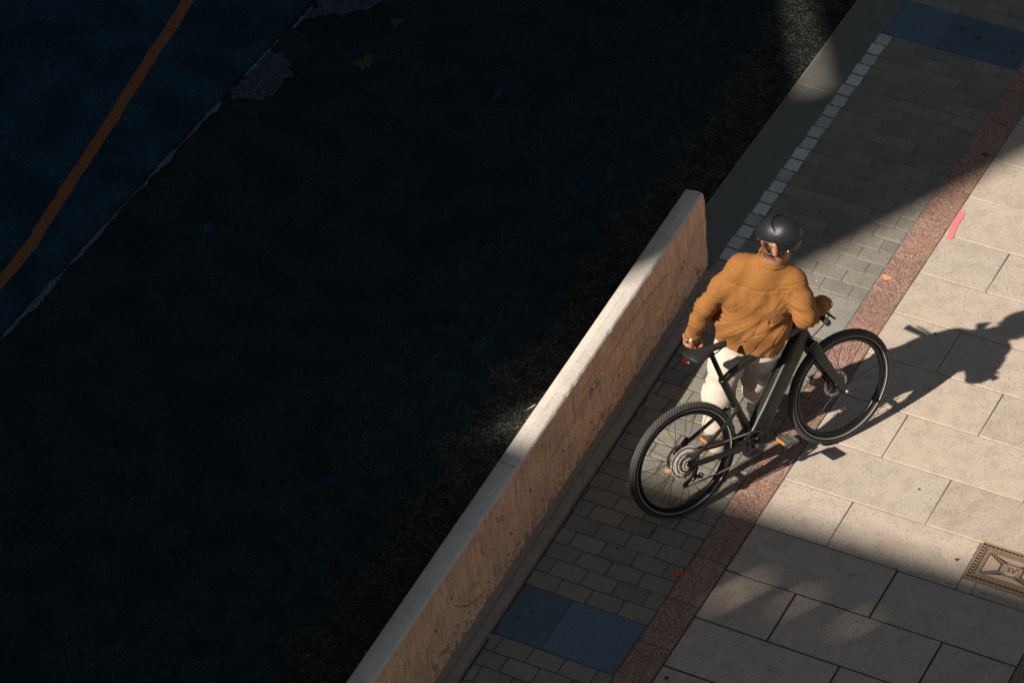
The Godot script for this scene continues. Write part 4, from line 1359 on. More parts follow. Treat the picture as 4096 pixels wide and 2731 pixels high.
# move: which cloth the points are folded like; paint: colour the points as skin
func skin(flesh: Flesh, cell: float, move := "", paint := false) -> ArrayMesh:
	var lo := Vector3.INF
	var hi := -Vector3.INF
	for i in flesh.a.size():
		var r := Vector3.ONE * (maxf(flesh.ra[i], flesh.rb[i]) + cell * 2.0)
		lo = lo.min(flesh.a[i] - r).min(flesh.b[i] - r)
		hi = hi.max(flesh.a[i] + r).max(flesh.b[i] + r)
	var nb := Vector3i(((hi - lo) / (cell * 4.0)).ceil()) + Vector3i.ONE
	var nx := nb.x * 4 + 1
	var ny := nb.y * 4 + 1
	var nz := nb.z * 4 + 1
	var vals := PackedFloat32Array()
	vals.resize(nx * ny * nz)
	vals.fill(1000.0)
	var vert_of := PackedInt32Array()
	vert_of.resize(nx * ny * nz)
	vert_of.fill(-1)
	var rad := cell * 4.0 * 0.87
	var active := []
	for bz in nb.z:
		for by in nb.y:
			for bx in nb.x:
				var c := lo + Vector3(bx * 4 + 2, by * 4 + 2, bz * 4 + 2) * cell
				var which := flesh.near(c, rad + flesh.k * 1.2 + 0.004)
				if which.is_empty():
					continue
				if absf(flesh.dist(c, which)) > rad + 0.004:
					continue
				active.append(Vector3i(bx, by, bz))
				for z in range(bz * 4, bz * 4 + 5):
					for y in range(by * 4, by * 4 + 5):
						var row := (z * ny + y) * nx
						for x in range(bx * 4, bx * 4 + 5):
							if vals[row + x] == 1000.0:
								vals[row + x] = flesh.dist(lo + Vector3(x, y, z) * cell, which)
	var verts := PackedVector3Array()
	var sy := nx
	var sz := nx * ny
	var corners := [0, 1, sy, sy + 1, sz, sz + 1, sz + sy, sz + sy + 1]
	var edges := [[0, 1], [2, 3], [4, 5], [6, 7], [0, 2], [1, 3], [4, 6], [5, 7], [0, 4], [1, 5], [2, 6], [3, 7]]
	var cells := PackedInt32Array()
	for bl in active:
		for z in range(bl.z * 4, bl.z * 4 + 4):
			for y in range(bl.y * 4, bl.y * 4 + 4):
				for x in range(bl.x * 4, bl.x * 4 + 4):
					var at: int = (z * ny + y) * nx + x
					var inside := 0
					for o in corners:
						if vals[at + o] < 0.0:
							inside += 1
					if inside == 0 or inside == 8:
						continue
					var sum := Vector3.ZERO
					var n := 0
					for e in edges:
						var v0: float = vals[at + corners[e[0]]]
						var v1: float = vals[at + corners[e[1]]]
						if (v0 < 0.0) != (v1 < 0.0):
							var t := v0 / (v0 - v1)
							var i0: int = e[0]
							var i1: int = e[1]
							var p0 := Vector3(i0 & 1, (i0 >> 1) & 1, (i0 >> 2) & 1)
							var p1 := Vector3(i1 & 1, (i1 >> 1) & 1, (i1 >> 2) & 1)
							sum += p0.lerp(p1, t)
							n += 1
					vert_of[at] = verts.size()
					cells.append(at)
					verts.append(lo + (Vector3(x, y, z) + sum / n) * cell)
	var index := PackedInt32Array()
	for at in cells:
		var here := vals[at] < 0.0
		for axis in 3:
			var d: int = [1, sy, sz][axis]
			if (vals[at + d] < 0.0) == here:
				continue
			var u: int = [sy, sz, 1][axis]
			var v: int = [sz, 1, sy][axis]
			if at - u - v < 0:
				continue
			var q0 := vert_of[at]
			var q1 := vert_of[at - u]
			var q2 := vert_of[at - u - v]
			var q3 := vert_of[at - v]
			if q1 < 0 or q2 < 0 or q3 < 0:
				continue
			if here:
				index.append_array([q0, q2, q1, q0, q3, q2])
			else:
				index.append_array([q0, q1, q2, q0, q2, q3])
	if move:
		var normals := PackedVector3Array()
		normals.resize(verts.size())
		for i in range(0, index.size(), 3):
			var n := (verts[index[i]] - verts[index[i + 2]]).cross(verts[index[i]] - verts[index[i + 1]])
			for j in 3:
				normals[index[i + j]] += n
		for i in verts.size():
			verts[i] = shirt_fold(verts[i], normals[i].normalized()) if move == "shirt" else trouser_fold(verts[i], normals[i].normalized())
	var arrays := []
	arrays.resize(Mesh.ARRAY_MAX)
	arrays[Mesh.ARRAY_VERTEX] = verts
	arrays[Mesh.ARRAY_INDEX] = index
	if paint:
		var cols := PackedColorArray()
		for p in verts:
			cols.append(skin_colour(p))
		arrays[Mesh.ARRAY_COLOR] = cols
	var raw := ArrayMesh.new()
	raw.add_surface_from_arrays(Mesh.PRIMITIVE_TRIANGLES, arrays)
	var st := SurfaceTool.new()
	st.create_from(raw, 0)
	st.generate_normals()
	st.index()
	return st.commit()


# ------------------------------------------------------------------ the man (world places of his joints)

const BODY_R := Vector3(0.976, 0, -0.217)          # his right
const BODY_F := Vector3(-0.217, 0, -0.976)         # the way his chest faces
const HEAD_F := Vector3(-0.98, -0.14, 0.0)      # the way he looks: across the road
const HEAD_AT := Vector3(-0.150, 1.638, -0.092)
const NECK := Vector3(-0.178, 1.452, -0.112)
const HIP := Vector3(-0.305, 0.875, -0.150)
const SH_L := Vector3(-0.352, 1.385, -0.066)
const EL_L := Vector3(-0.500, 1.110, 0.040)
const WR_L := Vector3(-0.578, 0.872, 0.020)
const SH_R := Vector3(-0.038, 1.350, -0.130)
const EL_R := Vector3(0.045, 1.150, -0.080)
const WR_R := Vector3(0.058, 1.068, -0.315)
const KN_L := Vector3(-0.420, 0.475, 0.005)
const AN_L := Vector3(-0.425, 0.085, -0.030)
const KN_R := Vector3(-0.285, 0.475, -0.215)
const AN_R := Vector3(-0.378, 0.095, -0.445)

var fold := FastNoiseLite.new()
var head_base := Basis.IDENTITY


func head(p: Vector3) -> Vector3:
	return HEAD_AT + head_base * p


func skin_colour(p: Vector3) -> Color:
	var q := head_base.inverse() * (p - HEAD_AT)
	var tone := Color(0.36, 0.165, 0.095)
	if p.y > 1.30:
		var n := fold.get_noise_3d(p.x * 4000.0, p.y * 4000.0, p.z * 4000.0)
		# beard over jaw and cheek, short hair above the nape
		var beard := q.x > -0.002 and q.y < -0.020 + 0.15 * (q.x - 0.03) and q.y > -0.135
		var nape := q.x < -0.030 and q.y > -0.092
		if beard:
			return tone.lerp(Color(0.075, 0.042, 0.026), clampf(0.80 + 0.4 * n, 0.4, 0.97))
		if nape:
			return tone.lerp(Color(0.05, 0.032, 0.022), clampf(0.55 + 0.5 * n, 0.2, 0.9))
		return tone * (1.0 + 0.10 * n)
	return tone


func fingers(f: Flesh, wrist: Vector3, to: Vector3, out: Vector3, palm: Vector3, curl: float) -> void:
	# to: along the hand, out: towards the thumb, palm: the way the palm faces
	f.bone(wrist - to * 0.02, wrist + to * 0.03, 0.024, 0.026)
	for k in 4:
		var off: float = [0.027, 0.009, -0.009, -0.026][k]
		var long: float = [0.92, 1.0, 0.95, 0.78][k]
		var root := wrist + to * 0.078 + out * off
		f.bone(wrist + to * 0.012 + out * off * 0.7, root, 0.0165, 0.0115)
		var dir := to
		var p := root
		for j in 3:
			dir = (dir * cos(curl) + palm * sin(curl)).normalized()
			palm = (palm - dir * palm.dot(dir)).normalized()
			var q: Vector3 = p + dir * [0.036, 0.025, 0.020][j] * long
			f.bone(p, q, [0.0100, 0.0092, 0.0086][j], [0.0092, 0.0086, 0.0074][j])
			p = q
	var base := wrist + to * 0.022 + out * 0.026
	var t1 := base + (to * 0.6 + out * 0.45 + palm * 0.5).normalized() * 0.038
	var t2 := t1 + (to * 0.75 - out * 0.1 + palm * 0.6).normalized() * 0.030
	f.chain([base, t1, t2, t2 + (to * 0.5 - out * 0.45 + palm * 0.6).normalized() * 0.024], [0.0165, 0.0115, 0.0105, 0.0085])


func shirt_fold(p: Vector3, n: Vector3) -> Vector3:
	var q := p - Vector3(-0.255, 0.0, -0.115)
	var u := q.dot(BODY_R)
	var v := q.dot(BODY_F)
	var h := p.y
	var d := 0.0
	# seams round the armholes
	for arm in [[SH_L, EL_L], [SH_R, EL_R]]:
		var axis: Vector3 = (arm[1] - arm[0]).normalized()
		var reach: float = (p - arm[0]).dot(axis)
		if p.distance_to(arm[0]) < 0.13:
			d -= 0.0030 * exp(-pow((reach - 0.012) / 0.005, 2.0))
	var along_l := clampf((p - SH_L).dot(EL_L - SH_L) / (EL_L - SH_L).length_squared(), 0.0, 1.0)
	var off_l := p.distance_to(SH_L + (EL_L - SH_L) * along_l)
	var on_left := u < -0.215 - 0.08 * (1.38 - h) * 0.0 and off_l < 0.11 or p.distance_to(EL_L) < 0.13 or p.distance_to(WR_L) < 0.16
	var on_right := p.distance_to(SH_R.lerp(EL_R, 0.55)) < 0.12 and u > 0.19 or p.distance_to(EL_R) < 0.12 or p.distance_to(WR_R) < 0.12
	if on_left or on_right:
		var e := EL_L if on_left else EL_R
		var near_elbow := exp(-pow(p.distance_to(e) / 0.12, 2.0))
		var slant := p.y + 0.45 * (p.x - p.z)
		d += (0.0015 + 0.0065 * near_elbow) * (0.5 - 2.4 * absf(fold.get_noise_2d(slant * 300.0, (p.x + p.z) * 110.0)))
	else:
		# drag lines run up from the hem on the left to the reaching shoulder on the right
		var c := 0.60
		var s := 0.80
		var along := u * c + h * s
		var across := -u * s + h * c
		var low := smoothstep(1.30, 1.05, h)
		var amount := 0.0020 + 0.0165 * low * (0.55 + 0.45 * smoothstep(-0.2, 0.12, u)) * (1.0 if v < 0.04 else 0.5)
		var w := fold.get_noise_2d(along * 36.0 + 13.0, across * 165.0)
		var patch := smoothstep(-0.30, 0.30, fold.get_noise_2d(u * 95.0 + 70.0, h * 95.0))
		d += amount * (0.55 * (1.0 - absf(w) * 3.0) - 0.25) * (0.3 + 0.7 * patch)
		d -= amount * 0.75 * exp(-pow(w / 0.055, 2.0)) * patch
		var w2 := fold.get_noise_2d(along * 60.0 + 300.0, across * 300.0 + 90.0)
		d -= (0.0012 + 0.0050 * low) * exp(-pow(w2 / 0.07, 2.0)) * (1.0 - 0.6 * patch)
		# gathers under the yoke
		var yoke := 1.318 - 0.015 * cos(u * 9.0)
		var below := exp(-maxf(0.0, yoke - h) / 0.10) * (1.0 if h < yoke else 0.0)
		d += 0.005 * below * fold.get_noise_2d(u * 420.0, h * 40.0)
		d -= 0.0035 * exp(-pow((h - yoke) / 0.0065, 2.0))
		# the loose back blouses out above the hem
		d += 0.010 * exp(-pow((h - 0.98) / 0.10, 2.0)) * (1.0 if v < 0.0 else 0.3)
	return p + n * d


func trouser_fold(p: Vector3, n: Vector3) -> Vector3:
	var d := 0.002 * fold.get_noise_3d(p.x * 90.0, p.y * 160.0, p.z * 90.0)
	var knee := exp(-pow((p.y - 0.56) / 0.10, 2.0))
	var low := exp(-pow((p.y - 0.17) / 0.09, 2.0))
	var slant := p.y + 0.5 * (p.x - p.z)
	d += 0.0075 * (knee + 0.7 * low) * (0.6 - absf(fold.get_noise_2d(slant * 260.0, (p.x + p.z) * 60.0)) * 2.2)
	return p + n * d


func person() -> void:
	fold.noise_type = FastNoiseLite.TYPE_SIMPLEX_SMOOTH
	fold.frequency = 0.05
	fold.seed = 404
	fold.fractal_type = FastNoiseLite.FRACTAL_NONE
	var hx := HEAD_F.normalized()
	var hz := hx.cross(Vector3.UP).normalized()
	head_base = Basis(hx, hz.cross(hx).normalized(), hz)       # x ahead, y up, z to his right
	var man := thing("person", "man in ochre overshirt, cream trousers and dark helmet wheeling the bicycle", "person", Vector3(-0.40, 0, -0.22))
	var here := Transform3D(Basis.IDENTITY, -man.position)
	# ---- body
	var f := Flesh.new()
	f.k = 0.05
	f.chain([HIP, Vector3(-0.262, 1.10, -0.125), Vector3(-0.232, 1.28, -0.110), NECK], [0.095, 0.092, 0.092, 0.060])
	f.bone(HIP - BODY_R * 0.075, HIP + BODY_R * 0.075, 0.095, 0.095)
	f.bone(SH_L + Vector3(0.03, -0.02, 0), SH_R + Vector3(-0.03, -0.02, 0), 0.055, 0.055)
	f.chain([SH_L, EL_L, WR_L], [0.05, 0.040, 0.026])
	f.chain([SH_R, EL_R, WR_R], [0.05, 0.040, 0.026])
	f.chain([HIP - BODY_R * 0.08, KN_L, AN_L], [0.080, 0.052, 0.036])
	f.chain([HIP + BODY_R * 0.08, KN_R, AN_R], [0.080, 0.052, 0.036])
	f.chain([NECK, head(Vector3(-0.02, -0.05, 0))], [0.057, 0.056])
	var body := skin(f, 0.016, "", true)
	# ---- head
	f = Flesh.new()
	f.k = 0.022
	f.bone(NECK + Vector3(0, -0.05, 0), head(Vector3(-0.026, -0.055, 0)), 0.060, 0.055)
	f.bone(head(Vector3(-0.032, 0.028, 0)), head(Vector3(0.022, 0.030, 0)), 0.080, 0.075)
	f.bone(head(Vector3(-0.030, 0.0, -0.008)), head(Vector3(0.020, 0.0, -0.008)), 0.070, 0.062)
	f.bone(head(Vector3(-0.030, 0.0, 0.008)), head(Vector3(0.020, 0.0, 0.008)), 0.070, 0.062)
	f.bone(head(Vector3(0.040, -0.010, 0)), head(Vector3(0.052, -0.088, 0)), 0.056, 0.034)
	for s in [-1.0, 1.0]:
		f.bone(head(Vector3(-0.004, -0.058, s * 0.050)), head(Vector3(0.064, -0.106, s * 0.018)), 0.024, 0.021)
		f.bone(head(Vector3(0.058, -0.030, s * 0.040)), head(Vector3(0.066, -0.034, s * 0.032)), 0.020, 0.018)
		f.bone(head(Vector3(0.084, 0.018, s * 0.012)), head(Vector3(0.076, 0.018, s * 0.040)), 0.012, 0.012)
	f.bone(head(Vector3(0.086, 0.006, 0)), head(Vector3(0.108, -0.034, 0)), 0.008, 0.013)
	f.bone(head(Vector3(0.084, -0.066, -0.014)), head(Vector3(0.084, -0.066, 0.014)), 0.009, 0.009)
	f.bone(head(Vector3(0.081, -0.080, -0.012)), head(Vector3(0.081, -0.080, 0.012)), 0.010, 0.010)
	f.bone(head(Vector3(0.074, -0.112, -0.012)), head(Vector3(0.074, -0.112, 0.012)), 0.020, 0.020)
	for s in [-1.0, 1.0]:
		f.k = 0.012
		var ear := []
		for i in 9:
			var t := deg_to_rad(-75.0 + 235.0 * i / 8.0)
			ear.append(head(Vector3(-0.014 - 0.020 * cos(t), -0.036 + 0.033 * sin(t), s * (0.077 + 0.009 * cos(t)))))
		f.chain(ear, [0.0075, 0.0065, 0.006, 0.0058, 0.0058, 0.0058, 0.006, 0.006, 0.006])
		f.bone(head(Vector3(-0.008, -0.059, s * 0.078)), head(Vector3(-0.010, -0.067, s * 0.079)), 0.0075, 0.0070)
		f.bone(head(Vector3(-0.010, -0.036, s * 0.072)), head(Vector3(-0.012, -0.042, s * 0.074)), 0.010, 0.010)
	var head_mesh := skin(f, 0.0045, "", true)
	# ---- hands: the left hangs half closed, the right closes on the bar
	f = Flesh.new()
	f.k = 0.008
	f.bone(WR_L + Vector3(0.012, 0.05, 0.006), WR_L, 0.026, 0.025)
	fingers(f, WR_L, Vector3(-0.10, -0.98, -0.10).normalized(), BODY_F, Vector3(0.96, -0.10, 0.25).normalized(), 0.82)
	var left_hand := skin(f, 0.0035, "", true)
	f = Flesh.new()
	f.k = 0.008
	f.bone(WR_R + Vector3(-0.010, 0.015, 0.055), WR_R, 0.027, 0.025)
	fingers(f, WR_R, Vector3(-0.05, -0.25, 0.95).normalized(), Vector3(-0.86, -0.10, -0.40).normalized(), Vector3(-0.10, -0.96, -0.25).normalized(), 0.85)
	var right_hand := skin(f, 0.0035, "", true)
	var st := SurfaceTool.new()
	st.begin(Mesh.PRIMITIVE_TRIANGLES)
	for m in [body, head_mesh, left_hand, right_hand]:
		st.append_from(m, 0, Transform3D.IDENTITY)
	var figure := piece(man, "body", st.commit(), M.skin, here)
	for s in [-1.0, 1.0]:
		st = tool()
		lathe(st, head(Vector3(0.0745, 0.002, s * 0.031)), hx, [Vector2(0.002, -0.008), Vector2(0.010, -0.004), Vector2(0.0115, 0.0), Vector2(0.009, 0.006), Vector2(0.003, 0.0095)], 14)
		var eye := piece(man, "eye", done(st), M.eye, here)
		st = tool()
		lathe(st, head(Vector3(0.0745, 0.002, s * 0.031)), hx, [Vector2(0.005, 0.0085), Vector2(0.005, 0.0100), Vector2(0.002, 0.0108)], 12)
		piece(eye, "iris", done(st), M.iris)
	# ---- shirt
	f = Flesh.new()
	f.k = 0.045
	var b0 := Vector3(-0.302, 0.80, -0.125)
	var b1 := Vector3(-0.282, 0.98, -0.118)
	var b2 := Vector3(-0.245, 1.20, -0.110)
	var b3 := Vector3(-0.225, 1.32, -0.105)
	for s in [-1.0, 1.0]:
		f.chain([b0 + BODY_R * s * 0.078, b1 + BODY_R * s * 0.085, b2 + BODY_R * s * 0.098, b3 + BODY_R * s * 0.105 + Vector3(0, -0.022 * s, 0)], [0.120, 0.122, 0.114, 0.092])
		f.bone(NECK + Vector3(0, -0.045, 0) + BODY_R * s * 0.05, (SH_L if s < 0 else SH_R) + Vector3(0, -0.012, 0), 0.058, 0.052)
	f.chain([b0, b1, b2, b3, NECK + Vector3(0, -0.04, 0) - BODY_F * 0.012], [0.128, 0.130, 0.122, 0.105, 0.070])
	f.chain([SH_L + Vector3(0.012, -0.012, 0), SH_L.lerp(EL_L, 0.5) + Vector3(-0.004, 0, 0), EL_L, EL_L.lerp(WR_L, 0.5), WR_L + Vector3(0.004, 0.02, 0)], [0.054, 0.054, 0.052, 0.048, 0.042])
	f.chain([SH_R + Vector3(-0.012, -0.012, 0), SH_R.lerp(EL_R, 0.55) + BODY_R * 0.006, EL_R, EL_R.lerp(WR_R, 0.5) + Vector3(0, 0.006, 0), WR_R + Vector3(-0.008, 0.008, 0.012)], [0.056, 0.058, 0.058, 0.057, 0.050])
	f.cut(Vector3(-0.302, 0.785, -0.125), Vector3(0.10, -0.99, 0.06))
	f.cut(WR_L + Vector3(0, -0.004, 0), Vector3(-0.16, -0.97, -0.12))
	f.cut(NECK + Vector3(0, 0.002, 0) + BODY_F * 0.012, Vector3(0.05, 0.96, 0.10) + BODY_F * 0.35)
	var shirt := piece(man, "overshirt", skin(f, 0.0068, "shirt"), M.shirt, here)
	# collar: a standing band that opens to the front, with its points turned over
	st = tool()
	var rings := []
	var lean := Vector3(0.05, 0.97, 0.05)
	for i in 41:
		var t := lerpf(-0.86, 0.86, i / 40.0) * PI
		var out := -BODY_F * cos(t) + BODY_R * sin(t)
		var c := NECK + Vector3(0, -0.008, 0) + BODY_F * 0.010
		var tip := smoothstep(0.62, 0.80, absf(t) / PI)
		var drop := -0.012 * (1.0 - cos(t)) * 0.5
		var r := 0.076 + 0.006 * tip
		var edge := c + out * (r - 0.002 + 0.020 * tip) + lean * (0.040 + drop * 0.5 + 0.008 * tip + 0.002 * sin(t * 5.0))
		var fall := c + out * (r + 0.019 + 0.034 * tip + 0.002 * sin(t * 7.0)) + Vector3(0, 0.002 + drop - 0.012 * tip, 0)
		rings.append(PackedVector3Array([c + out * (r - 0.004) + Vector3(0, -0.012 + drop, 0), edge - out * 0.0030 - lean * 0.004, edge - out * 0.0016, edge + out * 0.0016, edge + out * 0.0034 - lean * 0.004, fall + lean * 0.003, fall, fall - out * 0.003, c + out * (r + 0.006) + Vector3(0, -0.016 + drop, 0)]))
	loft(st, rings)
	piece(shirt, "collar", done(st), M.shirt)
	# cuffs with their buttons
	for side in 2:
		var w: Vector3 = [WR_L, WR_R][side]
		var e: Vector3 = [EL_L, EL_R][side]
		var to := (w - e).normalized()
		var ax := to.cross(Vector3.UP if side == 1 else BODY_F).normalized()
		var ay := to.cross(ax)
		st = tool()
		rings = []
		for q in [[-0.032, 0.0405], [-0.030, 0.0445], [0.0, 0.0450], [0.024, 0.0440], [0.027, 0.0415], [0.010, 0.0375]]:
			rings.append(oval(w + to * q[0], ax * q[1] * 1.02, ay * q[1] * 0.88, 26))
		loft(st, rings, false, false)
		piece(shirt, "cuff", done(st), M.shirt)
		var dir := Vector3(0.30, 0.25, 0.92) if side == 0 else Vector3(0.55, 0.45, 0.70)
		var outward := (dir - to * dir.dot(to)).normalized()
		st = tool()
		lathe(st, w + to * 0.006 + outward * 0.0405, outward, [Vector2(0.0085, 0.0), Vector2(0.0090, 0.004), Vector2(0.0080, 0.0060), Vector2(0.0045, 0.0050)], 14)
		var button := piece(shirt, "button", done(st), M.button)
	# a strip of the undershirt below the hem
	st = tool()
	rings = []
	for q in [[0.800, 0.98], [0.765, 1.0], [0.755, 0.985], [0.765, 0.95]]:
		rings.append(oval(Vector3(-0.302, q[0] - 0.006, -0.125), BODY_R * 0.188 * q[1] + Vector3(0, 0.010, 0), BODY_F * 0.118 * q[1], 40, 2.3))
	loft(st, rings, false, false)
	piece(man, "undershirt_hem", done(st), M.under, here)
	# ---- trousers
	f = Flesh.new()
	f.k = 0.05
	f.bone(HIP - BODY_R * 0.07, HIP + BODY_R * 0.07, 0.112, 0.112)
	f.bone(HIP - BODY_R * 0.07 + Vector3(0, -0.08, 0), HIP + BODY_R * 0.07 + Vector3(0, -0.08, 0), 0.108, 0.108)
	f.chain([HIP - BODY_R * 0.082 + Vector3(0, -0.06, 0), Vector3(-0.402, 0.66, -0.055), KN_L, Vector3(-0.426, 0.25, -0.010), AN_L + Vector3(0, -0.02, 0)], [0.104, 0.094, 0.084, 0.074, 0.066])
	f.chain([HIP + BODY_R * 0.082 + Vector3(0, -0.06, 0), Vector3(-0.255, 0.66, -0.195), KN_R, Vector3(-0.335, 0.28, -0.335), AN_R + Vector3(0, 0.03, 0)], [0.104, 0.092, 0.077, 0.064, 0.054])
	f.cut(AN_L + Vector3(0, -0.035, 0), Vector3(0, -1, 0))
	f.cut(AN_R + Vector3(0.0, 0.058, 0), Vector3(-0.2, -0.93, -0.2))
	f.cut(HIP + Vector3(0, 0.06, 0), Vector3.UP)
	var cut_floor := f
	# the two leg planes must not clip the other leg: legs are meshed one at a time
	var left := Flesh.new()
	left.k = 0.05
	var right := Flesh.new()
	right.k = 0.05
	for i in f.a.size():
		if i < 6:
			left.bone(f.a[i], f.b[i], f.ra[i], f.rb[i])
		if i < 2 or i >= 6:
			right.bone(f.a[i], f.b[i], f.ra[i], f.rb[i])
	left.cut(f.cut_at[0], f.cut_n[0])
	left.cut(f.cut_at[2], f.cut_n[2])
	right.cut(f.cut_at[1], f.cut_n[1])
	right.cut(f.cut_at[2], f.cut_n[2])
	st = SurfaceTool.new()
	st.begin(Mesh.PRIMITIVE_TRIANGLES)
	st.append_from(skin(left, 0.010, "trousers"), 0, Transform3D.IDENTITY)
	st.append_from(skin(right, 0.010, "trousers"), 0, Transform3D.IDENTITY)
	piece(man, "trousers", st.commit(), M.trousers, here)
	# ---- shoes
	for side in 2:
		var ankle: Vector3 = [AN_L, AN_R][side]
		var to: Vector3 = (BODY_F + BODY_R * (-0.12 if side == 0 else 0.02)).normalized()
		var heel := Vector3(ankle.x, 0.0, ankle.z) - to * 0.055
		var across := to.cross(Vector3.UP)
		f = Flesh.new()
		f.k = 0.03
		f.bone(heel + to * 0.030 + Vector3(0, 0.055, 0), heel + to * 0.13 + Vector3(0, 0.050, 0), 0.037, 0.038)
		f.bone(heel + to * 0.13 + Vector3(0, 0.048, 0) , heel + to * 0.235 + across * -0.006 + Vector3(0, 0.046, 0), 0.040, 0.032)
		f.bone(heel + to * 0.035 + Vector3(0, 0.055, 0), heel + to * 0.054 + Vector3(0, 0.140, 0), 0.036, 0.042)
		f.cut(heel + Vector3(0, 0.022, 0), Vector3.DOWN)
		f.cut(heel + Vector3(0, 0.146, 0) + to * 0.05, Vector3(0, 1, 0) + to * 0.25)
		var shoe := piece(man, "shoe", skin(f, 0.006), M.shoe_tan if side == 0 else M.shoe_shaded, here)  # one pair; the right shoe wears darkened colours for its shade
		st = tool()
		rings = []
		for q in [[0.001, 0.94], [0.006, 1.0], [0.026, 1.0], [0.030, 0.95]]:
			var ring := PackedVector3Array()
			for i in 28:
				var t := TAU * i / 28.0
				var x := cos(t)
				var wide := 0.043 + 0.008 * smoothstep(-0.2, 0.7, x) - 0.004 * smoothstep(-0.1, -1.0, x)
				ring.append(heel + to * (0.128 + 0.146 * x * q[1]) + across * sin(t) * wide * q[1] + Vector3(0, q[0] + 0.008 * smoothstep(0.6, 1.0, x), 0))
			rings.append(ring)
		loft(st, rings)
		piece(shoe, "sole", done(st), M.sole_white if side == 0 else M.sole)
		st = tool()
		var lining := []
		for i in 25:
			var t := TAU * i / 24.0
			lining.append(heel + to * (0.050 + 0.043 * cos(t)) + across * 0.040 * sin(t) + Vector3(0, 0.128 + 0.010 * cos(t * 2.0), 0))
		bar(st, lining, [Vector2(0.0028, 0.0028)], Vector3(0.1, 1, 0.1).normalized(), 6)
		piece(shoe, "lining", done(st), M.teal)
	helmet(man, here)
	# fine chain round the neck
	st = tool()
	for i in 40:
		var t := TAU * i / 40.0
		var out := -BODY_F * cos(t) + BODY_R * sin(t)
		block(st, NECK + out * 0.0625 + Vector3(0, 0.028 - 0.022 * (1.0 - cos(t)) * 0.5, 0), Vector3(0.0035, 0.0012, 0.0012), 0.0004, Basis(Vector3.UP, -t * 1.3))
	piece(man, "neck_chain", done(st), M.gold, here)


# ------------------------------------------------------------------ helmet

# a point on the helmet's skin; lon 0 is ahead, PI/2 to his right; lat from the crown (PI/2) down
func shell(lon: float, lat: float, grow: float) -> Vector3:
	var cx := cos(lat) * cos(lon)
	var cz := cos(lat) * sin(lon)
	var cy := sin(lat)
	var p := Vector3(cx * (0.128 if cx > 0 else 0.140), cy * (0.110 if cy > 0 else 0.115), cz * 0.099)
	p.z *= 1.0 - 0.10 * smoothstep(0.1, 1.0, cx)              # narrower to the front
	p.y += 0.010 * cos(lon) * cos(lat) * -1.0
	# the rear of the crown steps down behind a curved lip that opens as the top vent
	var lip := cx - 0.16 + 0.55 * cz * cz
	if cy > 0.35:
		p.y -= 0.010 * smoothstep(0.02, -0.05, lip) * smoothstep(0.35, 0.6, cy) * smoothstep(-0.55, 0.1, cx)
	return p * (1.0 + grow) + Vector3(-0.006, 0.016, 0)


# how low the upper shell reaches all round
func brim(lon: float) -> float:
	var a := absf(wrapf(lon, -PI, PI))
	return 0.02 + 0.10 * exp(-pow((a - 1.5) / 0.55, 2.0)) - 0.12 * smoothstep(1.6, 2.6, a)


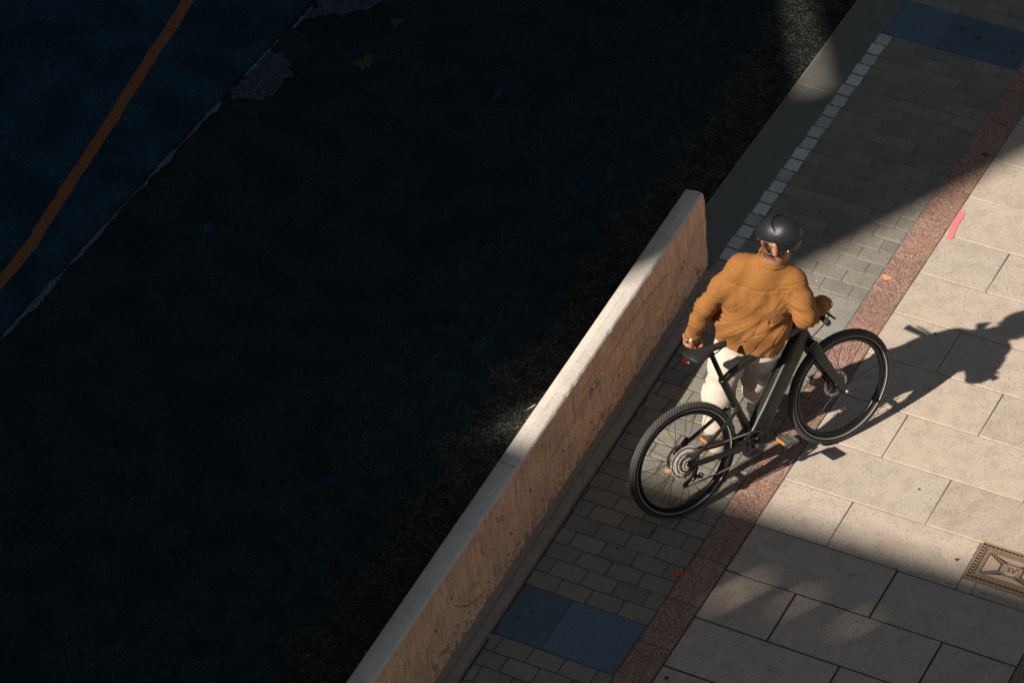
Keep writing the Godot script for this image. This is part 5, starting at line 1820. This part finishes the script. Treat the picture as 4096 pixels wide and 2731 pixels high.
func helmet(man: Node3D, here: Transform3D) -> void:
	var st := tool()
	var nl := 72
	var nt := 30
	var rings := []
	for k in nt + 1:
		var ring := PackedVector3Array()
		for i in nl:
			var lon := TAU * i / nl
			var low: float = brim(lon)
			ring.append(head(shell(lon, lerpf(PI / 2 - 0.01, low, float(k) / nt), 0.0)))
		rings.append(ring)
	# turn the rim under
	for q in [[-0.02, -0.03], [-0.10, -0.02]]:
		var ring := PackedVector3Array()
		for i in nl:
			var lon := TAU * i / nl
			ring.append(head(shell(lon, brim(lon) + q[1] * 0.6, q[0])))
		rings.append(ring)
	loft(st, rings, true, false)
	var top := piece(man, "helmet", done(st), M.helmet, here)
	# dark vent slit under the crown lip
	st = tool()
	var slit := []
	var wides := []
	for i in 21:
		var t := lerpf(-1.0, 1.0, i / 20.0)
		var cz := t * 0.52
		var cx := 0.165 - 0.55 * cz * cz
		var lat := acos(clampf(sqrt(cx * cx + cz * cz), 0.0, 0.999))
		slit.append(head(shell(atan2(cz, cx), lat, 0.0) + Vector3(-0.003, -0.0005, 0)))
		wides.append(Vector2(0.0055 * (1.0 - t * t) + 0.0008, 0.0022))
	bar(st, slit, wides, head_base.y, 8)
	piece(top, "vent", done(st), M.vent)
	# lower rear shell, a little inside the upper one, with an open slot between them
	st = tool()
	rings = []
	for k in 9:
		var ring := PackedVector3Array()
		for i in nl:
			var lon := TAU * i / nl
			var back := smoothstep(1.66, 2.05, absf(wrapf(lon, -PI, PI)))
			var low: float = brim(lon)
			var drop := lerpf(0.004, 0.066, back)
			var t := k / 8.0
			var p := shell(lon, low + 0.03, -0.012)
			p = Vector3(p.x * (1.0 - 0.13 * t * t), p.y - drop * t, p.z * (1.0 - 0.10 * t * t))
			ring.append(head(p))
		rings.append(ring)
	loft(st, rings, false, false)
	piece(top, "lower_shell", done(st), M.helmet_black)
	st = tool()
	slit = []
	for i in 17:
		var lon := PI + lerpf(-0.95, 0.95, i / 16.0)
		slit.append(head(shell(lon, brim(lon) - 0.030, -0.006)))
	bar(st, slit, [Vector2(0.0035, 0.006)], head_base.y, 8)
	piece(top, "vent", done(st), M.vent)
	# straps
	for s in [-1.0, 1.0]:
		st = tool()
		bar(st, curve([head(Vector3(0.036, 0.012, s * 0.086)), head(Vector3(0.028, -0.040, s * 0.076)), head(Vector3(0.022, -0.086, s * 0.060)), head(Vector3(0.036, -0.126, s * 0.032)), head(Vector3(0.040, -0.136, 0))], 4), [Vector2(0.0014, 0.0075)], head_base.x, 8)
		piece(top, "strap", done(st), M.strap)
		st = tool()
		bar(st, curve([head(Vector3(0.022, -0.080, s * 0.066)), head(Vector3(-0.020, -0.066, s * 0.080)), head(Vector3(-0.060, -0.052, s * 0.072))], 4), [Vector2(0.0014, 0.0075)], head_base.y, 8)
		piece(top, "strap", done(st), M.strap)
		st = tool()
		block(st, head(Vector3(0.020, -0.082, s * 0.069)), Vector3(0.011, 0.009, 0.005), 0.002, head_base)
		piece(top, "buckle", done(st), M.helmet_black)
	st = tool()
	var bp := shell(-2.3, brim(-2.3) + 0.03, -0.06) + Vector3(0, -0.056, 0)
	var bn := head_base * (bp * Vector3(1, 0.4, 1)).normalized()
	lathe(st, head(bp), bn, [Vector2(0.0050, -0.003), Vector2(0.0050, 0.0015), Vector2(0.004, 0.002)], 14)
	piece(top, "badge", done(st), M.badge)


# ------------------------------------------------------------------ utility cover in the slabs

func utility_cover() -> void:
	var cover := thing("utility_cover", "rusty patterned cast-iron cover marked SV, set among the beige slabs", "cover", Vector3(1.42, 0, 0.142))
	var hx := 0.218
	var hz := 0.152
	var st := tool()
	block(st, Vector3(0, -0.012, 0), Vector3(hx, 0.010, hz), 0.002)
	piece(cover, "plate", done(st), M.iron_dark)
	# frame: two rails with short bars between them
	st = tool()
	for q in [[hx, 0.004], [hx - 0.030, 0.003]]:
		for s in [-1.0, 1.0]:
			block(st, Vector3(0, 0.0, s * (hz - (hx - q[0]) - 0.002)), Vector3(q[0], 0.0035, q[1]), 0.001)
			block(st, Vector3(s * (q[0] - 0.002), 0.0, 0), Vector3(q[1], 0.0035, hz - (hx - q[0]) - 0.006), 0.001)
	piece(cover, "frame", done(st), M.rust)
	st = tool()
	for s in [-1.0, 1.0]:
		for k in 17:
			block(st, Vector3(lerpf(-hx + 0.03, hx - 0.03, k / 16.0), 0.0, s * (hz - 0.016)), Vector3(0.0018, 0.003, 0.0095), 0.0006)
		for k in 11:
			block(st, Vector3(s * (hx - 0.016), 0.0, lerpf(-hz + 0.03, hz - 0.03, k / 10.0)), Vector3(0.0095, 0.003, 0.0018), 0.0006)
	piece(cover, "frame_bars", done(st), M.iron_worn)
	# lattice of slanting ribs inside the frame
	st = tool()
	var ix := hx - 0.045
	var iz := hz - 0.045
	for s in [-1.0, 1.0]:
		for k in 22:
			var x := lerpf(-ix, ix, (k + 0.5) / 22.0)
			for d in [-0.75, 0.75]:
				block(st, Vector3(x, -0.001, s * (iz - 0.006)), Vector3(0.0012, 0.0025, 0.015), 0.0005, Basis(Vector3.UP, d))
		for k in 14:
			var zz := lerpf(-iz, iz, (k + 0.5) / 14.0)
			for d in [-0.75, 0.75]:
				block(st, Vector3(s * (ix - 0.006), -0.001, zz), Vector3(0.015, 0.0025, 0.0012), 0.0005, Basis(Vector3.UP, d))
	piece(cover, "lattice", done(st), M.iron_worn)
	# four smooth raised panels between diagonal bands that meet in a ringed disc
	var panels := [
		[Vector2(-ix + 0.022, -iz + 0.030), Vector2(-ix + 0.022, iz - 0.030), Vector2(-0.068, 0.022), Vector2(-0.068, -0.022)],
		[Vector2(ix - 0.022, -iz + 0.030), Vector2(ix - 0.022, iz - 0.030), Vector2(0.068, 0.022), Vector2(0.068, -0.022)],
		[Vector2(-ix + 0.050, -iz + 0.020), Vector2(ix - 0.050, -iz + 0.020), Vector2(0.034, -0.056), Vector2(-0.034, -0.056)],
		[Vector2(-ix + 0.050, iz - 0.020), Vector2(ix - 0.050, iz - 0.020), Vector2(0.034, 0.056), Vector2(-0.034, 0.056)],
	]
	for p in panels:
		st = tool()
		var low := PackedVector3Array()
		var high := PackedVector3Array()
		var m := Vector2.ZERO
		for v in p:
			m += v / 4.0
		for v in p:
			low.append(Vector3(v.x, -0.004, v.y))
			var w: Vector2 = m + (v - m) * 0.95
			high.append(Vector3(w.x, 0.0015, w.y))
		loft(st, [low, high], true, true, false)
		piece(cover, "panel", done(st), M.iron_worn)
	st = tool()
	for s in [-1.0, 1.0]:
		for d in [-1.0, 1.0]:
			for k in 6:
				var t := lerpf(0.32, 0.90, k / 5.0)
				block(st, Vector3(s * ix * t, -0.001, d * iz * t), Vector3(0.0014, 0.0025, 0.013), 0.0005, Basis(Vector3.UP, s * d * 0.62))
	piece(cover, "band_ribs", done(st), M.iron_worn)
	st = tool()
	for k in 20:
		var a := TAU * k / 20.0
		for d in [-0.45, 0.45]:
			block(st, Vector3(cos(a) * 0.050, 0.0, sin(a) * 0.050), Vector3(0.011, 0.0025, 0.0012), 0.0005, Basis(Vector3.UP, -a + d))
	piece(cover, "sun_ring", done(st), M.iron_worn)
	st = tool()
	lathe(st, Vector3(0, -0.004, 0), Vector3.UP, [Vector2(0.038, 0.0), Vector2(0.037, 0.0055), Vector2(0.034, 0.006)], 32)
	piece(cover, "disc", done(st), M.iron_worn)
	var tm := TextMesh.new()
	tm.text = "SV"
	var font := SystemFont.new()
	font.font_names = PackedStringArray(["Droid Sans"])
	font.font_weight = 700
	tm.font = font
	tm.font_size = 48
	tm.pixel_size = 0.0011
	tm.depth = 0.003
	piece(cover, "letters", tm, M.iron_dark, Transform3D(Basis(Vector3(1, 0, 0), Vector3(0, 0, -1), Vector3(0, 1, 0)), Vector3(0, 0.0022, 0)))


# ------------------------------------------------------------------ small things lying about

func stone_mesh(r: float, seed_value: int) -> ArrayMesh:
	var f := noise(FastNoiseLite.TYPE_SIMPLEX, 0.8, seed_value, 2)
	var st := tool()
	var rings := []
	for k in 5:
		var lat := lerpf(-1.35, 1.35, k / 4.0)
		var ring := PackedVector3Array()
		for i in 8:
			var a := TAU * i / 8.0
			var d := Vector3(cos(lat) * cos(a), sin(lat) * 0.6, cos(lat) * sin(a))
			ring.append(d * r * (1.0 + 0.5 * f.get_noise_3dv(d * 2.0)))
		rings.append(ring)
	loft(st, rings)
	return done(st)


func litter() -> void:
	var spots := [[-0.70, 0.15], [-0.58, 0.30], [-0.30, 0.28], [-0.13, 0.22], [-0.52, -1.70], [-0.35, -1.58], [-0.24, -1.20], [-0.42, -1.05], [-0.62, -0.95], [0.20, -0.15], [-0.80, 1.25], [-0.62, 1.35], [-0.92, 1.15], [-0.9, 2.2]]
	for k in spots.size():
		var t := thing("pebble", "tiny pale pebble lying loose on the paving", "pebble", Vector3(spots[k][0], 0.003, spots[k][1]), "loose grit on the paving")
		piece(t, "grain", stone_mesh(rng.randf_range(0.003, 0.0055), 600 + k), M.pebble)
	var brick := thing("brick_fragment", "small square chip of pink brick inside the rear wheel's outline", "rubble", Vector3(-0.615, 0.004, 0.235))
	var st := tool()
	block(st, Vector3.ZERO, Vector3(0.017, 0.006, 0.015), 0.002, Basis.from_euler(Vector3(0.1, 0.5, -0.08)))
	piece(brick, "chip", done(st), M.brick)
	var crumbs := thing("crumb_heap", "scatter of dark crumbs round the pink brick chip", "rubble", Vector3(-0.60, 0.0, 0.25))
	crumbs.set_meta("kind", "stuff")
	st = tool()
	for k in 60:
		var a := rng.randf() * TAU
		var r := 0.075 * sqrt(rng.randf())
		block(st, Vector3(cos(a) * r, 0.002, sin(a) * r * 0.8), Vector3(rng.randf_range(0.001, 0.004), 0.002, rng.randf_range(0.001, 0.003)), 0.0008, Basis(Vector3.UP, a * 3.0))
	piece(crumbs, "crumbs", done(st), M.dirt)
	var butt := thing("cigarette_butt", "white cigarette butt on the sunlit asphalt behind the wall", "litter", Vector3(-1.56, -0.009, 0.07))
	butt.rotation.y = -0.35
	st = tool()
	tube(st, [Vector3(0, 0, -0.030), Vector3(0, 0, 0.012)], 0.0045, 8)
	piece(butt, "paper", done(st), M.paper)
	st = tool()
	tube(st, [Vector3(0, 0, 0.0122), Vector3(0, 0, 0.030)], 0.0047, 8)
	piece(butt, "filter", done(st), M.cork)
	for q in [[-1.155, -1.585, 0.020, "curled brown leaf at the end of the low wall"], [-1.34, -2.19, 0.014, "small dry leaf alone on the kerb beyond the wall"], [-0.925, 2.14, 0.016, "dry leaf against the wall's plinth near the picture's lower edge"]]:
		var leaf := thing("dry_leaf", q[3], "leaf", Vector3(q[0], 0.004, q[1]))
		st = tool()
		var rings := []
		for i in 7:
			var t := i / 6.0
			var w: float = q[2] * 0.55 * sin(PI * clampf(t, 0.04, 0.96))
			var y := 0.006 * sin(t * PI) + 0.002
			rings.append(PackedVector3Array([Vector3(-w, y + 0.004, q[2] * (t * 2.0 - 1.0)), Vector3(0, y, q[2] * (t * 2.0 - 1.0)), Vector3(w, y + 0.003, q[2] * (t * 2.0 - 1.0)), Vector3(0, y - 0.0008, q[2] * (t * 2.0 - 1.0))]))
		loft(st, rings)
		piece(leaf, "blade", done(st), M.leaf, Transform3D(Basis(Vector3.UP, q[0] * 9.0), Vector3.ZERO))
		st = tool()
		tube(st, [Vector3(0, 0.002, q[2]), Vector3(0.003, 0.003, q[2] * 1.7)], 0.0007, 5)
		piece(leaf, "stalk", done(st), M.leaf, Transform3D(Basis(Vector3.UP, q[0] * 9.0), Vector3.ZERO))
	var twig := thing("twig", "thin dry twig across the kerb joint near the blue tiles", "twig", Vector3(-1.19, 0.004, -4.30))
	st = tool()
	tube(st, curve([Vector3(-0.035, 0, -0.004), Vector3(-0.01, 0.002, 0.003), Vector3(0.03, 0, 0.0)], 3), 0.0022, 6)
	piece(twig, "stick", done(st), M.leaf)
	var wrapper := thing("torn_wrapper", "crumpled grey wrapper in the dirt beside the plinth and blue tiles", "litter", Vector3(-0.93, 0.004, 1.86))
	st = tool()
	block(st, Vector3(0, 0.004, 0), Vector3(0.018, 0.002, 0.010), 0.001, Basis.from_euler(Vector3(0.3, 0.4, 0.2)))
	block(st, Vector3(0.014, 0.005, 0.006), Vector3(0.010, 0.0015, 0.008), 0.001, Basis.from_euler(Vector3(-0.4, 0.9, 0.3)))
	piece(wrapper, "foil", done(st), M.foil)
